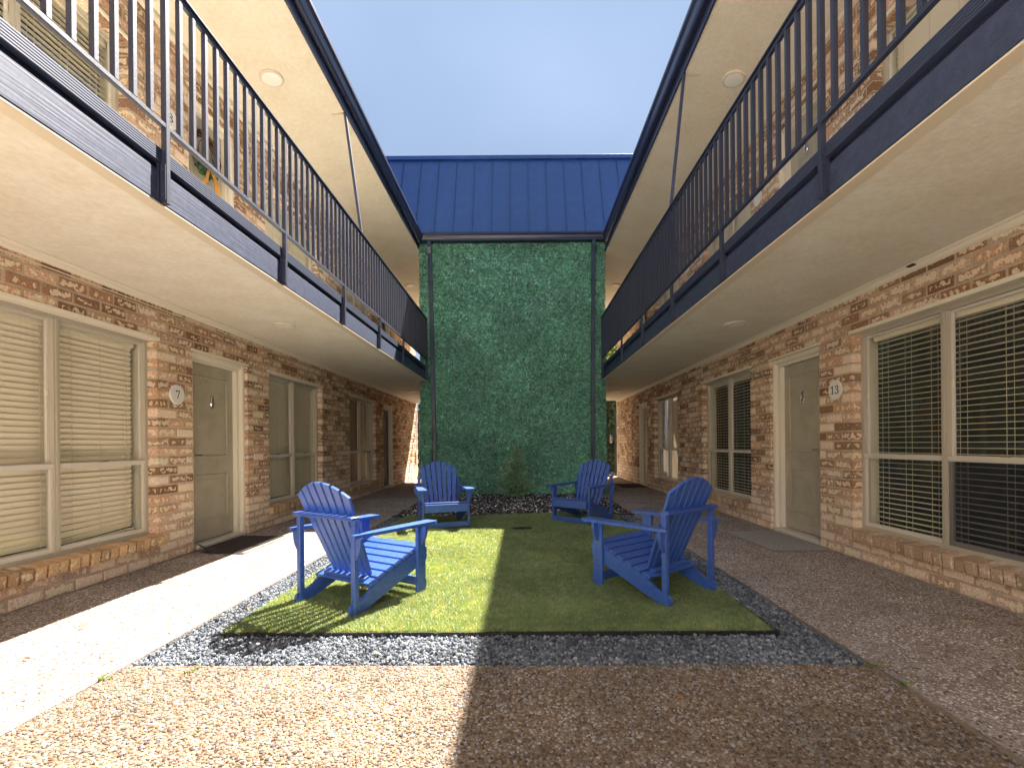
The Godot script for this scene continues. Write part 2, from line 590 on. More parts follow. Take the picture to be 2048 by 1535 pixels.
func brick_shapes() -> void:
	for i in 12:
		shared["full%d" % i] = brick_mesh(0.226, COURSE - 0.0145, 0.1, 504 + i)
		shared["half%d" % i] = brick_mesh(0.108, COURSE - 0.0145, 0.1, 600 + i)
		shared["rowlock%d" % i] = brick_mesh(0.07, 0.092, 0.15, 708 + i)

func window(root: Node3D, s: float, o: Array, ym: float, screens := false) -> void:
	var z0: float = o[0]
	var z1: float = o[1]
	var y0: float = o[2]
	var y1: float = o[3]
	var zm := (z0 + z1) / 2
	var f := mb()
	var a := 0.088
	var b := 0.145
	box(f, V(s * a, y0, z0), V(s * b, y1, z0 + 0.032))
	box(f, V(s * a, y0, z1 - 0.032), V(s * b, y1, z1))
	box(f, V(s * a, y1 - 0.036, z0 + 0.032), V(s * b, y1, z1 - 0.032))
	box(f, V(s * a, y0, z0 + 0.032), V(s * b, y0 + 0.036, z1 - 0.032))
	box(f, V(s * (a - 0.004), y0 + 0.036, zm - 0.023), V(s * b, y1 - 0.036, zm + 0.023))
	box(f, V(s * (a - 0.012), y0 + 0.036, zm - 0.009), V(s * (a - 0.004), y1 - 0.036, zm + 0.009))
	var w := put("window", done(f), M.alu, root)
	var halves := [[z0 + 0.032, zm - 0.023], [zm + 0.023, z1 - 0.032]]
	for h in halves:
		var lo: float = h[0]
		var hi: float = h[1]
		for up in [true, false]:
			var ya := ym if up else y0 + 0.036
			var yb := y1 - 0.036 if up else ym
			var d := 0.122 if up else 0.1
			var st := mb()
			box(st, V(s * d, ya, lo), V(s * (d + 0.018), yb, lo + 0.016))
			box(st, V(s * d, ya, hi - 0.016), V(s * (d + 0.018), yb, hi))
			box(st, V(s * d, ya, lo + 0.016), V(s * (d + 0.018), ya + (0.014 if up else 0.034), hi - 0.016))
			box(st, V(s * d, yb - (0.02 if up else 0.03), lo + 0.016), V(s * (d + 0.018), yb, hi - 0.016))
			if not up:
				box(st, V(s * (d - 0.012), yb - 0.018, lo), V(s * d, yb + 0.008, hi))
			put("sash", done(st), M.sash, w)
			var g := mb()
			var e := d + 0.009
			quad(g, V(s * e, ya + 0.01, lo + 0.014), V(s * e, ya + 0.01, hi - 0.014), V(s * e, yb - 0.01, hi - 0.014), V(s * e, yb - 0.01, lo + 0.014), Vector3(-s, 0, 0))
			put("pane", done(g), M.glass, w)
			if up:
				put("latch", bevbox(V(s * 0.094, ya + 0.009, (lo + hi) / 2 - 0.03), V(s * 0.116, ya + 0.02, (lo + hi) / 2 + 0.03)), M.alu_dark, w)
				put("sash_clip", bevbox(V(s * 0.112, y0 + 0.66 * (y1 - y0), hi - 0.03), V(s * 0.121, y0 + 0.66 * (y1 - y0) + 0.06, hi - 0.006)), M.cream, w)
			elif screens and lo < zm and hi < zm:
				var q := mb()
				quad(q, V(s * 0.096, ya, lo), V(s * 0.096, ya, hi), V(s * 0.096, yb - 0.03, hi), V(s * 0.096, yb - 0.03, lo), Vector3(-s, 0, 0))
				put("insect_screen", done(q), M.screen, w)
	put("head_trim", bevbox(V(s * -0.012, y1 - 0.008, z0 - 0.05), V(s * 0.086, y1 + 0.026, z1 + 0.03), 0.004), M.casing, w)

func sill(root: Node3D, s: float, o: Array, single: bool, m: Material) -> void:
	var st := mb()
	box(st, V(s * 0.0, o[2] - 0.1, o[0]), V(s * 0.09, o[2] - 0.012, o[1]))
	var bed := put("window_sill", done(st), M.mortar, root)
	var n := int(round((o[1] - o[0] + 0.06) / 0.086))
	var all := mb()
	for i in n:
		var z: float = o[0] - 0.03 + (i + 0.5) * (o[1] - o[0] + 0.06) / n
		var basis := Basis.IDENTITY if s > 0 else Basis(Vector3.UP, PI)
		basis = basis * Basis(Vector3(0, 0, 1), rng.randf_range(0.07, 0.14))
		var xf := Transform3D(basis, V(s * rng.randf_range(-0.06, -0.044), o[2] - 0.054, z))
		var me: Mesh = shared["rowlock%d" % (rng.randi() % 12)]
		if single:
			put("brick", me, m, bed, xf)
		else:
			all.append_from(me, 0, xf)
	if not single:
		put("bricks", all.commit(), m, bed).set_meta("kind", "stuff")

func door(root: Node3D, s: float, o: Array, near_handle: bool, m: Material, label := "") -> Node3D:
	var z0: float = o[0]
	var z1: float = o[1]
	var y0: float = o[2]
	var y1: float = o[3]
	var st := mb()
	var t := 0.085
	for p in [[z0 + 0.09, z1 - 0.09]]:
		bev(st, Transform3D(Basis.IDENTITY, V(s * 0.155, (y0 + 0.055 + y1 - 0.09) / 2, (p[0] + p[1]) / 2)), Vector3(0.044, y1 - 0.09 - y0 - 0.055, p[1] - p[0]), 0.003)
	var slab := put("door", done(st), m, root)
	if label != "":
		slab.set_meta("label", label)
	# raised mouldings round two panels
	for pan in [[y0 + 0.97, y1 - 0.22], [y0 + 0.26, y0 + 0.78]]:
		var q := mb()
		var za := z0 + 0.2
		var zb := z1 - 0.2
		for r in [[za, zb, pan[0], pan[0] + 0.022], [za, zb, pan[1] - 0.022, pan[1]], [za, za + 0.022, pan[0] + 0.022, pan[1] - 0.022], [zb - 0.022, zb, pan[0] + 0.022, pan[1] - 0.022]]:
			bev(q, Transform3D(Basis.IDENTITY, V(s * 0.131, (r[2] + r[3]) / 2, (r[0] + r[1]) / 2)), Vector3(0.02, r[3] - r[2], r[1] - r[0]), 0.007)
		bev(q, Transform3D(Basis.IDENTITY, V(s * 0.132, (pan[0] + pan[1]) / 2, (za + zb) / 2)), Vector3(0.006, pan[1] - pan[0] - 0.12, zb - za - 0.12), 0.003)
		put("panel", done(q), m, slab)
	# casing: brick mould, then the jamb stepped behind it
	var c := mb()
	for e in [[z0, z0 + 0.055], [z1 - 0.055, z1]]:
		bev(c, Transform3D(Basis.IDENTITY, V(s * 0.06, (y0 + y1) / 2, (e[0] + e[1]) / 2)), Vector3(0.05, y1 - y0, 0.055), 0.008)
	bev(c, Transform3D(Basis.IDENTITY, V(s * 0.06, y1 - 0.0275, (z0 + z1) / 2)), Vector3(0.05, 0.055, z1 - z0 - 0.112), 0.008)
	box(c, V(s * 0.087, y0, z0 + 0.002), V(s * 0.2, y1 - 0.088, z0 + 0.088))
	box(c, V(s * 0.087, y0, z1 - 0.088), V(s * 0.2, y1 - 0.088, z1 - 0.002))
	box(c, V(s * 0.087, y1 - 0.086, z0 + 0.002), V(s * 0.2, y1 - 0.002, z1 - 0.002))
	box(c, V(s * -0.006, y1 - 0.004, z0 - 0.02), V(s * 0.034, y1 + 0.018, z1 + 0.02))
	put("door_frame", done(c), M.casing, slab)
	put("threshold", bevbox(V(s * 0.0, y0, z0 + 0.058), V(s * 0.19, y0 + 0.045, z1 - 0.058), 0.008), M.threshold, slab)
	# knocker: rosette, drop and ring
	var zc := (z0 + z1) / 2
	var k := mb()
	var kb := Basis(Vector3(0, 0, 1), PI / 2 * s)
	lathe(k, [Vector2(0.0, 0.02), Vector2(0.014, 0.014), Vector2(0.018, 0.0)], Transform3D(kb, V(s * 0.131, y0 + 1.66, zc)), 14)
	lathe(k, [Vector2(0.0, 0.016), Vector2(0.01, 0.01), Vector2(0.014, 0.0)], Transform3D(kb, V(s * 0.131, y0 + 1.52, zc)), 14)
	var ring := []
	for i in 15:
		var a := PI * 0.5 + TAU * i / 14.0
		var pinch := 1.0 if sin(a) < 0.2 else 0.72
		ring.append(V(s * 0.117, y0 + 1.59 + 0.066 * sin(a), zc + 0.027 * cos(a) * pinch))
	tube(k, ring, 0.0095, 7)
	put("knocker", done(k), M.chrome, slab)
	var zh := z0 + 0.15 if near_handle else z1 - 0.15
	var h := mb()
	lathe(h, [Vector2(0.0, 0.012), Vector2(0.026, 0.01), Vector2(0.028, 0.0)], Transform3D(kb, V(s * 0.132, y0 + 1.0, zh)), 18)
	tube(h, [V(s * 0.125, y0 + 1.0, zh), V(s * 0.085, y0 + 1.0, zh), V(s * 0.08, y0 + 1.0, zh + (0.1 if near_handle else -0.1))], 0.008, 8)
	lathe(h, [Vector2(0.0, 0.014), Vector2(0.02, 0.012), Vector2(0.024, 0.0)], Transform3D(kb, V(s * 0.132, y0 + 1.14, zh)), 18)
	put("handle", done(h), M.chrome, slab)
	return slab

func slat_shape(l: float) -> ArrayMesh:
	var key := "slat%.3f" % l
	if not shared.has(key):
		var st := mb()
		var p := []
		for i in 5:
			var t := -0.025 + 0.0125 * i
			p.append(Vector2(t, 0.0035 * (1.0 - pow(t / 0.025, 2.0))))
		for i in 4:
			for side in [0.0, -0.0016]:
				quad(st, Vector3(p[i].x, p[i].y + side, -l / 2), Vector3(p[i + 1].x, p[i + 1].y + side, -l / 2), Vector3(p[i + 1].x, p[i + 1].y + side, l / 2), Vector3(p[i].x, p[i].y + side, l / 2), Vector3(0, 1 if side == 0.0 else -1, 0))
		for e in [p[0], p[4]]:
			quad(st, Vector3(e.x, e.y, -l / 2), Vector3(e.x, e.y, l / 2), Vector3(e.x, e.y - 0.0016, l / 2), Vector3(e.x, e.y - 0.0016, -l / 2), Vector3(e.x, 0, 0))
		shared[key] = done(st)
	return shared[key]

# blind of one half of a window; tilt in radians, court edge down when positive; lift keeps it short of the sill
func blind(s: float, W: float, z0: float, z1: float, y0: float, y1: float, tilt: float, label: String, single: bool, sag := 0.0) -> void:
	var zc := (z0 + z1) / 2
	var l := z1 - z0
	var b := thing("venetian_blind", label, "blind", V(s * (W + 0.192), y0, zc), 0.0, "slatted blinds in the windows")
	var h := y1 - y0
	put("headrail", bevbox(Vector3(-0.032, h - 0.075, -l / 2), Vector3(0.03, h - 0.004, l / 2), 0.004), M.slat, b)
	var n := int((h - 0.13) / 0.0435)
	var me := slat_shape(l - 0.01)
	var all := mb()
	var pitch := (h - 0.118) / n
	var low := h - 0.1 - n * pitch
	for i in n:
		var y := h - 0.1 - i * pitch
		var roll := 0.0
		if sag != 0.0 and i > n - 4:
			roll = sag * (i - n + 4) / 3.0
		var xf := Transform3D(Basis(Vector3(1, 0, 0), roll) * Basis(Vector3(0, 0, 1), (rng.randf_range(-0.004, 0.004) - tilt) * s), Vector3(0, y, 0))
		if single:
			put("slat", me, M.slat, b, xf)
		else:
			all.append_from(me, 0, xf)
	if not single:
		put("slats", all.commit(), M.slat, b).set_meta("kind", "stuff")
	put("bottom_rail", bevbox(Vector3(-0.024, low - 0.012, -l / 2), Vector3(0.024, low + 0.008, l / 2), 0.003), M.slat, b, Transform3D(Basis(Vector3(1, 0, 0), sag), Vector3.ZERO))
	var c := mb()
	for f in [-0.36, 0.0, 0.36]:
		for dx in [-0.0265, 0.0265]:
			box(c, Vector3(dx - 0.0012, low, f * l - 0.0012), Vector3(dx + 0.0012, h - 0.07, f * l + 0.0012))
	put("ladder_cords", done(c), M.cord, b)

func wing(s: float, W: float, bd: float, called: String, label: String, words: String) -> Node3D:
	var root := thing(called, label, "building", Vector3(s * W, 0, 0))
	var lower := [[2.66, 4.38, 0.2724, 2.0884], [4.86, 5.83, 0.0, 2.0884], [6.33, 8.02, 0.2724, 2.0884], [9.29, 10.95, 0.2724, 2.0884], [11.55, 12.5, 0.0, 2.0884]]
	var upper := [[2.44, 4.09, 3.042, 4.631], [4.83, 5.65, 2.77, 4.812], [6.27, 7.9, 3.042, 4.631], [9.15, 10.7, 3.042, 4.631], [11.4, 12.3, 2.77, 4.812]]
	var ZA := -3.2
	var ZB := 15.15
	# mortar with the bricks in it
	var m1 := mb()
	wall_with_openings(m1, s, 0.0055, 0.104, ZA, ZB - 0.004, 0.0, 2.456, lower, 0.005)
	var w1 := put("wall", done(m1), M.mortar, root)
	var m2 := mb()
	wall_with_openings(m2, s, 0.0055, 0.104, ZA, ZB - 0.004, 2.77, 5.2, upper, 0.005)
	var w2 := put("wall", done(m2), M.mortar, root)
	rng.seed = 4242 if s > 0 else 1717
	var list := []
	for part in [[w1, lower, 0.0, 27], [w2, upper, 31 * COURSE - 0.045, 27]]:
		for b in brick_list(0.6, ZB, part[2], part[3], part[1]):
			b.wall = part[0]
			b.d = rng.randf_range(-0.0025, 0.002)
			var t := rng.randf()
			var tone := 3
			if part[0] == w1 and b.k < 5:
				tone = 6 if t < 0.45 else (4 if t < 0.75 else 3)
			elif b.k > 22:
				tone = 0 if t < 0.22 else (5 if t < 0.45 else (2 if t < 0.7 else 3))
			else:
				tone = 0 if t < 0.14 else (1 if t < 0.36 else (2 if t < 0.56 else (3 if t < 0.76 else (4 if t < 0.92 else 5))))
			b.tone = tone
			b.v = rng.randi() % 12
			var px: float = 470.0 * W / b.z
			var py: float = 470.0 * (b.y - 1.085) / b.z
			var seen: bool = px < 525 and py < 440 and py > -320
			b.px = b.l * 0.08 * W / pow(b.z, 3.0) * (0.0 if not seen else (1.0 if part[0] == w1 else 0.25))
			list.append(b)
	list.sort_custom(func(p, q): return p.px > q.px)
	var rest := {}
	for i in list.size():
		var b: Dictionary = list[i]
		var me: Mesh = shared[("half%d" if b.l < 0.17 else "full%d") % b.v]
		if i < 256 and b.px > 0.0:
			put("brick", me, M["brick%d" % b.tone], b.wall, xf_brick(s, b))
		else:
			if not rest.has(b.wall):
				rest[b.wall] = {}
			if not rest[b.wall].has(b.tone):
				rest[b.wall][b.tone] = mb()
			rest[b.wall][b.tone].append_from(me, 0, xf_brick(s, b))
	for w in rest:
		var am := ArrayMesh.new()
		for tone in rest[w]:
			var sf: SurfaceTool = rest[w][tone]
			sf.set_material(M["brick%d" % tone])
			am = sf.commit(am)
		put("bricks", am, null, w).set_meta("kind", "stuff")
	# inner leaf, rooms, outer shell
	var inn := mb()
	wall_with_openings(inn, s, 0.108, 0.245, ZA, ZB, 0.0, 2.456, lower, -0.004)
	wall_with_openings(inn, s, 0.108, 0.245, ZA, ZB, 2.77, 5.2, upper, -0.004)
	put("inner_wall", done(inn), M.jamb, root)
	var room := mb()
	for fl in [[0.0, 2.45], [2.78, 5.2]]:
		box(room, V(s * 0.25, fl[0] - 0.05, ZA + 0.1), V(s * 3.9, fl[0] + 0.02, ZB - 0.1))
		box(room, V(s * 0.25, fl[1] - 0.03, ZA + 0.1), V(s * 3.9, fl[1] + 0.02, ZB - 0.1))
		for z in [0.4, 4.62, 6.0, 8.6, 11.2, 12.7]:
			box(room, V(s * 0.25, fl[0] + 0.02, z), V(s * 3.9, fl[1] - 0.03, z + 0.1))
	box(room, V(s * 3.9, -0.05, ZA + 0.1), V(s * 4.0, 5.2, ZB - 0.1))
	put("room", done(room), M.room, root)
	var shell := mb()
	box(shell, V(s * 4.01, -0.05, ZA), V(s * 4.2, 5.5, ZB))
	box(shell, V(s * 0.25, -0.05, ZA - 0.15), V(s * 4.2, 5.5, ZA))
	box(shell, V(s * 0.0, 0.0, ZA - 0.15), V(s * 0.25, 5.2, ZA - 0.001))
	box(shell, V(s * 0.25, -0.05, ZB), V(s * 4.2, 5.5, ZB + 0.15))
	put("outer_wall", done(shell), M.stucco, root)
	put("corner_trim", bevbox(V(s * -0.012, 0.0, ZB + 0.001), V(s * 0.248, 2.456, ZB + 0.05), 0.004), M.casing, root)
	for o in lower:
		if o[2] > 0.1:
			window(root, s, o, 0.96, s > 0 and o[0] < 4)
			sill(root, s, o, o[0] < 8.5 and o[0] < 7.0, M.sill_brick if s < 0 else M.sill_brick2)
	for o in upper:
		if o[2] > 2.9:
			window(root, s, o, 3.73)
			sill(root, s, o, false, M.sill_brick2)
	door(root, s, lower[1], true, M.door)
	door(root, s, lower[4], false, M.door_dark if s < 0 else M.door, "dark brown door" if s < 0 else "")
	door(root, s, upper[1], s > 0, M.door)
	door(root, s, upper[4], false, M.door_dark)
	# walkway slab of the upper floor, its soffit, fascia and ribbed deck edge
	var be := bd - 0.035
	var sl := mb()
	box(sl, V(s * -be, 2.464, ZA), V(s * 0.1, 2.76, 10.12))
	box(sl, V(s * -1.2, 2.464, 10.12), V(s * 0.1, 2.76, ZB))
	var slab := put("balcony_slab", done(sl), M.soffit, root)
	put("soffit_trim", bevbox(V(s * -(bd - 0.003), 2.452, ZA), V(s * -(be - 0.05), 2.4625, 10.1), 0.002), M.cream, slab)
	var cm := mb()
	extrude(cm, PackedVector2Array([Vector2(0.01, 2.463), Vector2(-0.05, 2.463), Vector2(-0.05, 2.452), Vector2(-0.03, 2.445), Vector2(-0.022, 2.425), Vector2(-0.008, 2.412), Vector2(0.01, 2.405)]), Transform3D(Basis(Vector3(s, 0, 0), Vector3(0, 1, 0), Vector3(0, 0, 1)), Vector3(0, 0, 3.2)), -(15.14 + 3.2))
	put("wall_moulding", done(cm), M.casing, root)
	var fb := mb()
	var joints := [ZA, -1.36, 2.665, 5.335, 8.005, 10.1]
	for i in joints.size() - 1:
		var pc := mb()
		bev(pc, Transform3D(Basis.IDENTITY, V(s * -(bd - 0.0175), 2.553, (joints[i] + joints[i + 1]) / 2)), Vector3(0.035, 0.178, joints[i + 1] - joints[i] - 0.002), 0.004)
		# long grain along the board: texture runs with z
		var am := done(pc)
		put("fascia_board", grain_uv(am), M.beam, root)
	put("gap_board", bevbox(V(s * -(bd - 0.03), 2.6425, ZA), V(s * -(bd - 0.036), 2.7, 10.1), 0.001), M.gutter, root)
	var rib := PackedVector2Array([Vector2(-bd + 0.06, 2.765), Vector2(-bd + 0.06, 2.69), Vector2(-bd - 0.004, 2.684)])
	for i in 6:
		var y := 2.686 + i * 0.0135
		rib.append(Vector2(-bd - 0.012, y + 0.001))
		rib.append(Vector2(-bd - 0.012, y + 0.009))
		rib.append(Vector2(-bd - 0.003, y + 0.0105))
		rib.append(Vector2(-bd - 0.003, y + 0.0125))
	rib.append(Vector2(-bd - 0.008, 2.765))
	var rb := mb()
	extrude(rb, rib, Transform3D(Basis(Vector3(s, 0, 0), Vector3(0, 1, 0), Vector3(0, 0, 1)), Vector3(0, 0, 3.2)), -13.3)
	put("deck_edge", done(rb), M.navy, root)
	# roof: soffit, fascia, gutter, low slope
	var ev := 1.2
	var so := mb()
	extrude(so, PackedVector2Array([Vector2(0.1, 5.11), Vector2(-ev, 5.285), Vector2(-ev, 5.31), Vector2(0.1, 5.14)]), Transform3D(Basis(Vector3(s, 0, 0), Vector3(0, 1, 0), Vector3(0, 0, 1)), Vector3(0, 0, 3.2)), -18.35)
	put("roof_soffit", done(so), M.upper_soffit, root)
	put("soffit_moulding", bevbox(V(s * -0.045, 5.065, ZA), V(s * 0.01, 5.118, ZB), 0.006), M.casing, root)
	var gt := mb()
	extrude(gt, PackedVector2Array([Vector2(-ev, 5.27), Vector2(-ev - 0.022, 5.27), Vector2(-ev - 0.022, 5.385), Vector2(-ev - 0.07, 5.385), Vector2(-ev - 0.085, 5.41), Vector2(-ev - 0.1, 5.48), Vector2(-ev - 0.125, 5.515), Vector2(-ev - 0.125, 5.555), Vector2(-ev - 0.113, 5.565), Vector2(-ev - 0.1, 5.555), Vector2(-ev, 5.55)]), Transform3D(Basis(Vector3(s, 0, 0), Vector3(0, 1, 0), Vector3(0, 0, 1)), Vector3(0, 0, 3.2)), -(9.98 + 3.2))
	put("gutter", done(gt), M.gutter, root)
	var rf := mb()
	extrude(rf, PackedVector2Array([Vector2(-ev, 5.552), Vector2(4.3, 6.2), Vector2(4.3, 6.25), Vector2(-ev, 5.6)]), Transform3D(Basis(Vector3(s, 0, 0), Vector3(0, 1, 0), Vector3(0, 0, 1)), Vector3(0, 0, 3.3)), -18.6)
	put("roof", done(rf), M.roof, root)
	# raking stay from rail to eave, with its strap on the soffit
	var zs := 5.93 if s < 0 else 5.34
	var sy := mb()
	var A := V(s * -(bd + 0.02), 3.76, zs)
	var B := V(s * -1.2, 5.285, zs)
	var dir := (B - A).normalized()
	bev(sy, Transform3D(Basis(dir.cross(Vector3(0, 0, 1)).normalized(), dir, Vector3(0, 0, 1)), (A + B) / 2), Vector3(0.032, (B - A).length(), 0.032), 0.003)
	var stay := put("eave_stay", done(sy), M.navy, root)
	put("strap", bevbox(V(s * -1.18, 5.272, zs - 0.012), V(s * -1.0, 5.278, zs + 0.012), 0.001), M.cream, stay, Transform3D(Basis.IDENTITY, Vector3(0, -0.012, 0)))
	if s < 0:
		var cb := mb()
		tube(cb, [V(s * -0.012, 2.385, -2.0), V(s * -0.012, 2.38, 4.0), V(s * -0.012, 2.388, 8.0), V(s * -0.012, 2.384, 12.4)], 0.004, 6)
		put("cable", done(cb), M.cream, root)
	else:
		put("cable_clip", bevbox(V(s * -0.06, 2.44, 3.62), V(s * -0.01, 2.452, 3.68), 0.002), M.iron, root)
	return root

# box uv with u along z for the grain of long boards
func grain_uv(m: ArrayMesh) -> ArrayMesh:
	var a := m.surface_get_arrays(0)
	var v: PackedVector3Array = a[Mesh.ARRAY_VERTEX]
	var uv := PackedVector2Array()
	uv.resize(v.size())
	for i in v.size():
		uv[i] = Vector2(v[i].z * 0.55, v[i].y * 1.1 + v[i].x * 0.8)
	a[Mesh.ARRAY_TEX_UV] = uv
	var r := ArrayMesh.new()
	r.add_surface_from_arrays(Mesh.PRIMITIVE_TRIANGLES, a)
	return r

func railing(s: float, W: float, bd: float, label: String) -> void:
	var x := s * (W - bd - 0.022)
	var root := thing("balcony_railing", label, "railing", Vector3(x, 2.765, 0))
	var z0 := 0.0
	var z1 := 9.98
	put("top_rail", bevbox(V(-0.026, 0.975, z0), V(0.026, 0.992, z1), 0.004), M.navy_rough, root)
	put("upper_bar", bevbox(V(-0.013, 0.945, z0), V(0.013, 0.974, z1), 0.003), M.navy_rough, root)
	put("bottom_rail", bevbox(V(-0.014, 0.115, z0), V(0.014, 0.143, z1), 0.003), M.navy_rough, root)
	var bar := bevbox(Vector3(-0.0135, 0.1435, -0.0135), Vector3(0.0135, 0.9445, 0.0135), 0.002)
	var post := bevbox(Vector3(-0.0155, -0.305, -0.0155), Vector3(0.0155, 0.9445, 0.0155), 0.002)
	var brk := mb()
	box(brk, Vector3(s * 0.0157, -0.29, -0.034), Vector3(s * 0.022, -0.09, 0.034))
	box(brk, Vector3(s * -0.013, -0.29, 0.0157), Vector3(s * 0.0157, -0.09, 0.022))
	for y in [-0.26, -0.12]:
		lathe(brk, [Vector2(0.0, 0.008), Vector2(0.008, 0.006), Vector2(0.009, 0.0)], Transform3D(Basis(Vector3(1, 0, 0), PI / 2), Vector3(0, y, 0.022)), 6)
	var brm := done(brk)
	var n := int(round((z1 - z0) / 0.11125))
	for i in n:
		var z := -0.01 + i * 0.11125
		if i % 12 == 0 and i < 80:
			var p := put("post", post, M.navy_rough, root, Transform3D(Basis.IDENTITY, V(0, 0, z)))
			put("bracket", brm, M.navy_rough, p)
		else:
			put("baluster", bar, M.navy_rough, root, Transform3D(Basis.IDENTITY, V(0, 0, z)))
	var p2 := put("post", post, M.navy_rough, root, Transform3D(Basis.IDENTITY, V(0, 0, 9.95)))
	put("bracket", brm, M.navy_rough, p2)

func ceiling_light(at: Vector3, tilt: float, label: String) -> void:
	var t := thing("ceiling_light", label, "ceiling light", at, 0.0, "round disc lights on the soffits")
	var xf := Transform3D(Basis(Vector3(0, 0, 1), tilt), Vector3.ZERO)
	var a := mb()
	lathe(a, [Vector2(0.125, 0.0), Vector2(0.122, -0.014), Vector2(0.112, -0.02), Vector2(0.1, -0.02)], xf, 40)
	put("rim", done(a), M.lamp_rim, t)
	var b := mb()
	lathe(b, [Vector2(0.1, -0.02), Vector2(0.06, -0.024), Vector2(0.0, -0.0255)], xf, 40)
	put("lens", done(b), M.lamp_lens, t)

func plaque(s: float, W: float, y: float, z: float, text: String, label: String) -> void:
	var t := thing("number_plaque", label, "number sign", V(s * (W - 0.004), y, z), 0.0, "round white door number plaques")
	var st := mb()
	lathe(st, [Vector2(0.0, 0.014), Vector2(0.09, 0.014), Vector2(0.096, 0.01), Vector2(0.097, 0.0)], Transform3D(Basis(Vector3(0, 0, 1), PI / 2 * s), Vector3.ZERO), 48)
	put("disc", done(st), M.plaque, t)
	if text != "":
		var tm := TextMesh.new()
		tm.text = text
		var fnt := SystemFont.new()
		fnt.font_names = PackedStringArray(["Droid Serif"])
		tm.font = fnt
		tm.font_size = 96
		tm.pixel_size = 0.00118
		tm.depth = 0.003
		put("numeral", tm, M.ink, t, Transform3D(Basis(Vector3.UP, -PI / 2 * s), Vector3(-s * 0.0145, 0, 0)))

# ---------------------------------------------------------------- chair
func rx(x: float) -> Transform3D:          # polygon (z, y) extruded along x
	return Transform3D(Basis(Vector3(0, 0, 1), Vector3(0, 1, 0), Vector3(1, 0, 0)), Vector3(x, 0, 0))

func seat_top(z: float) -> float:
	return 0.165 + 0.337 * (z - 0.16)

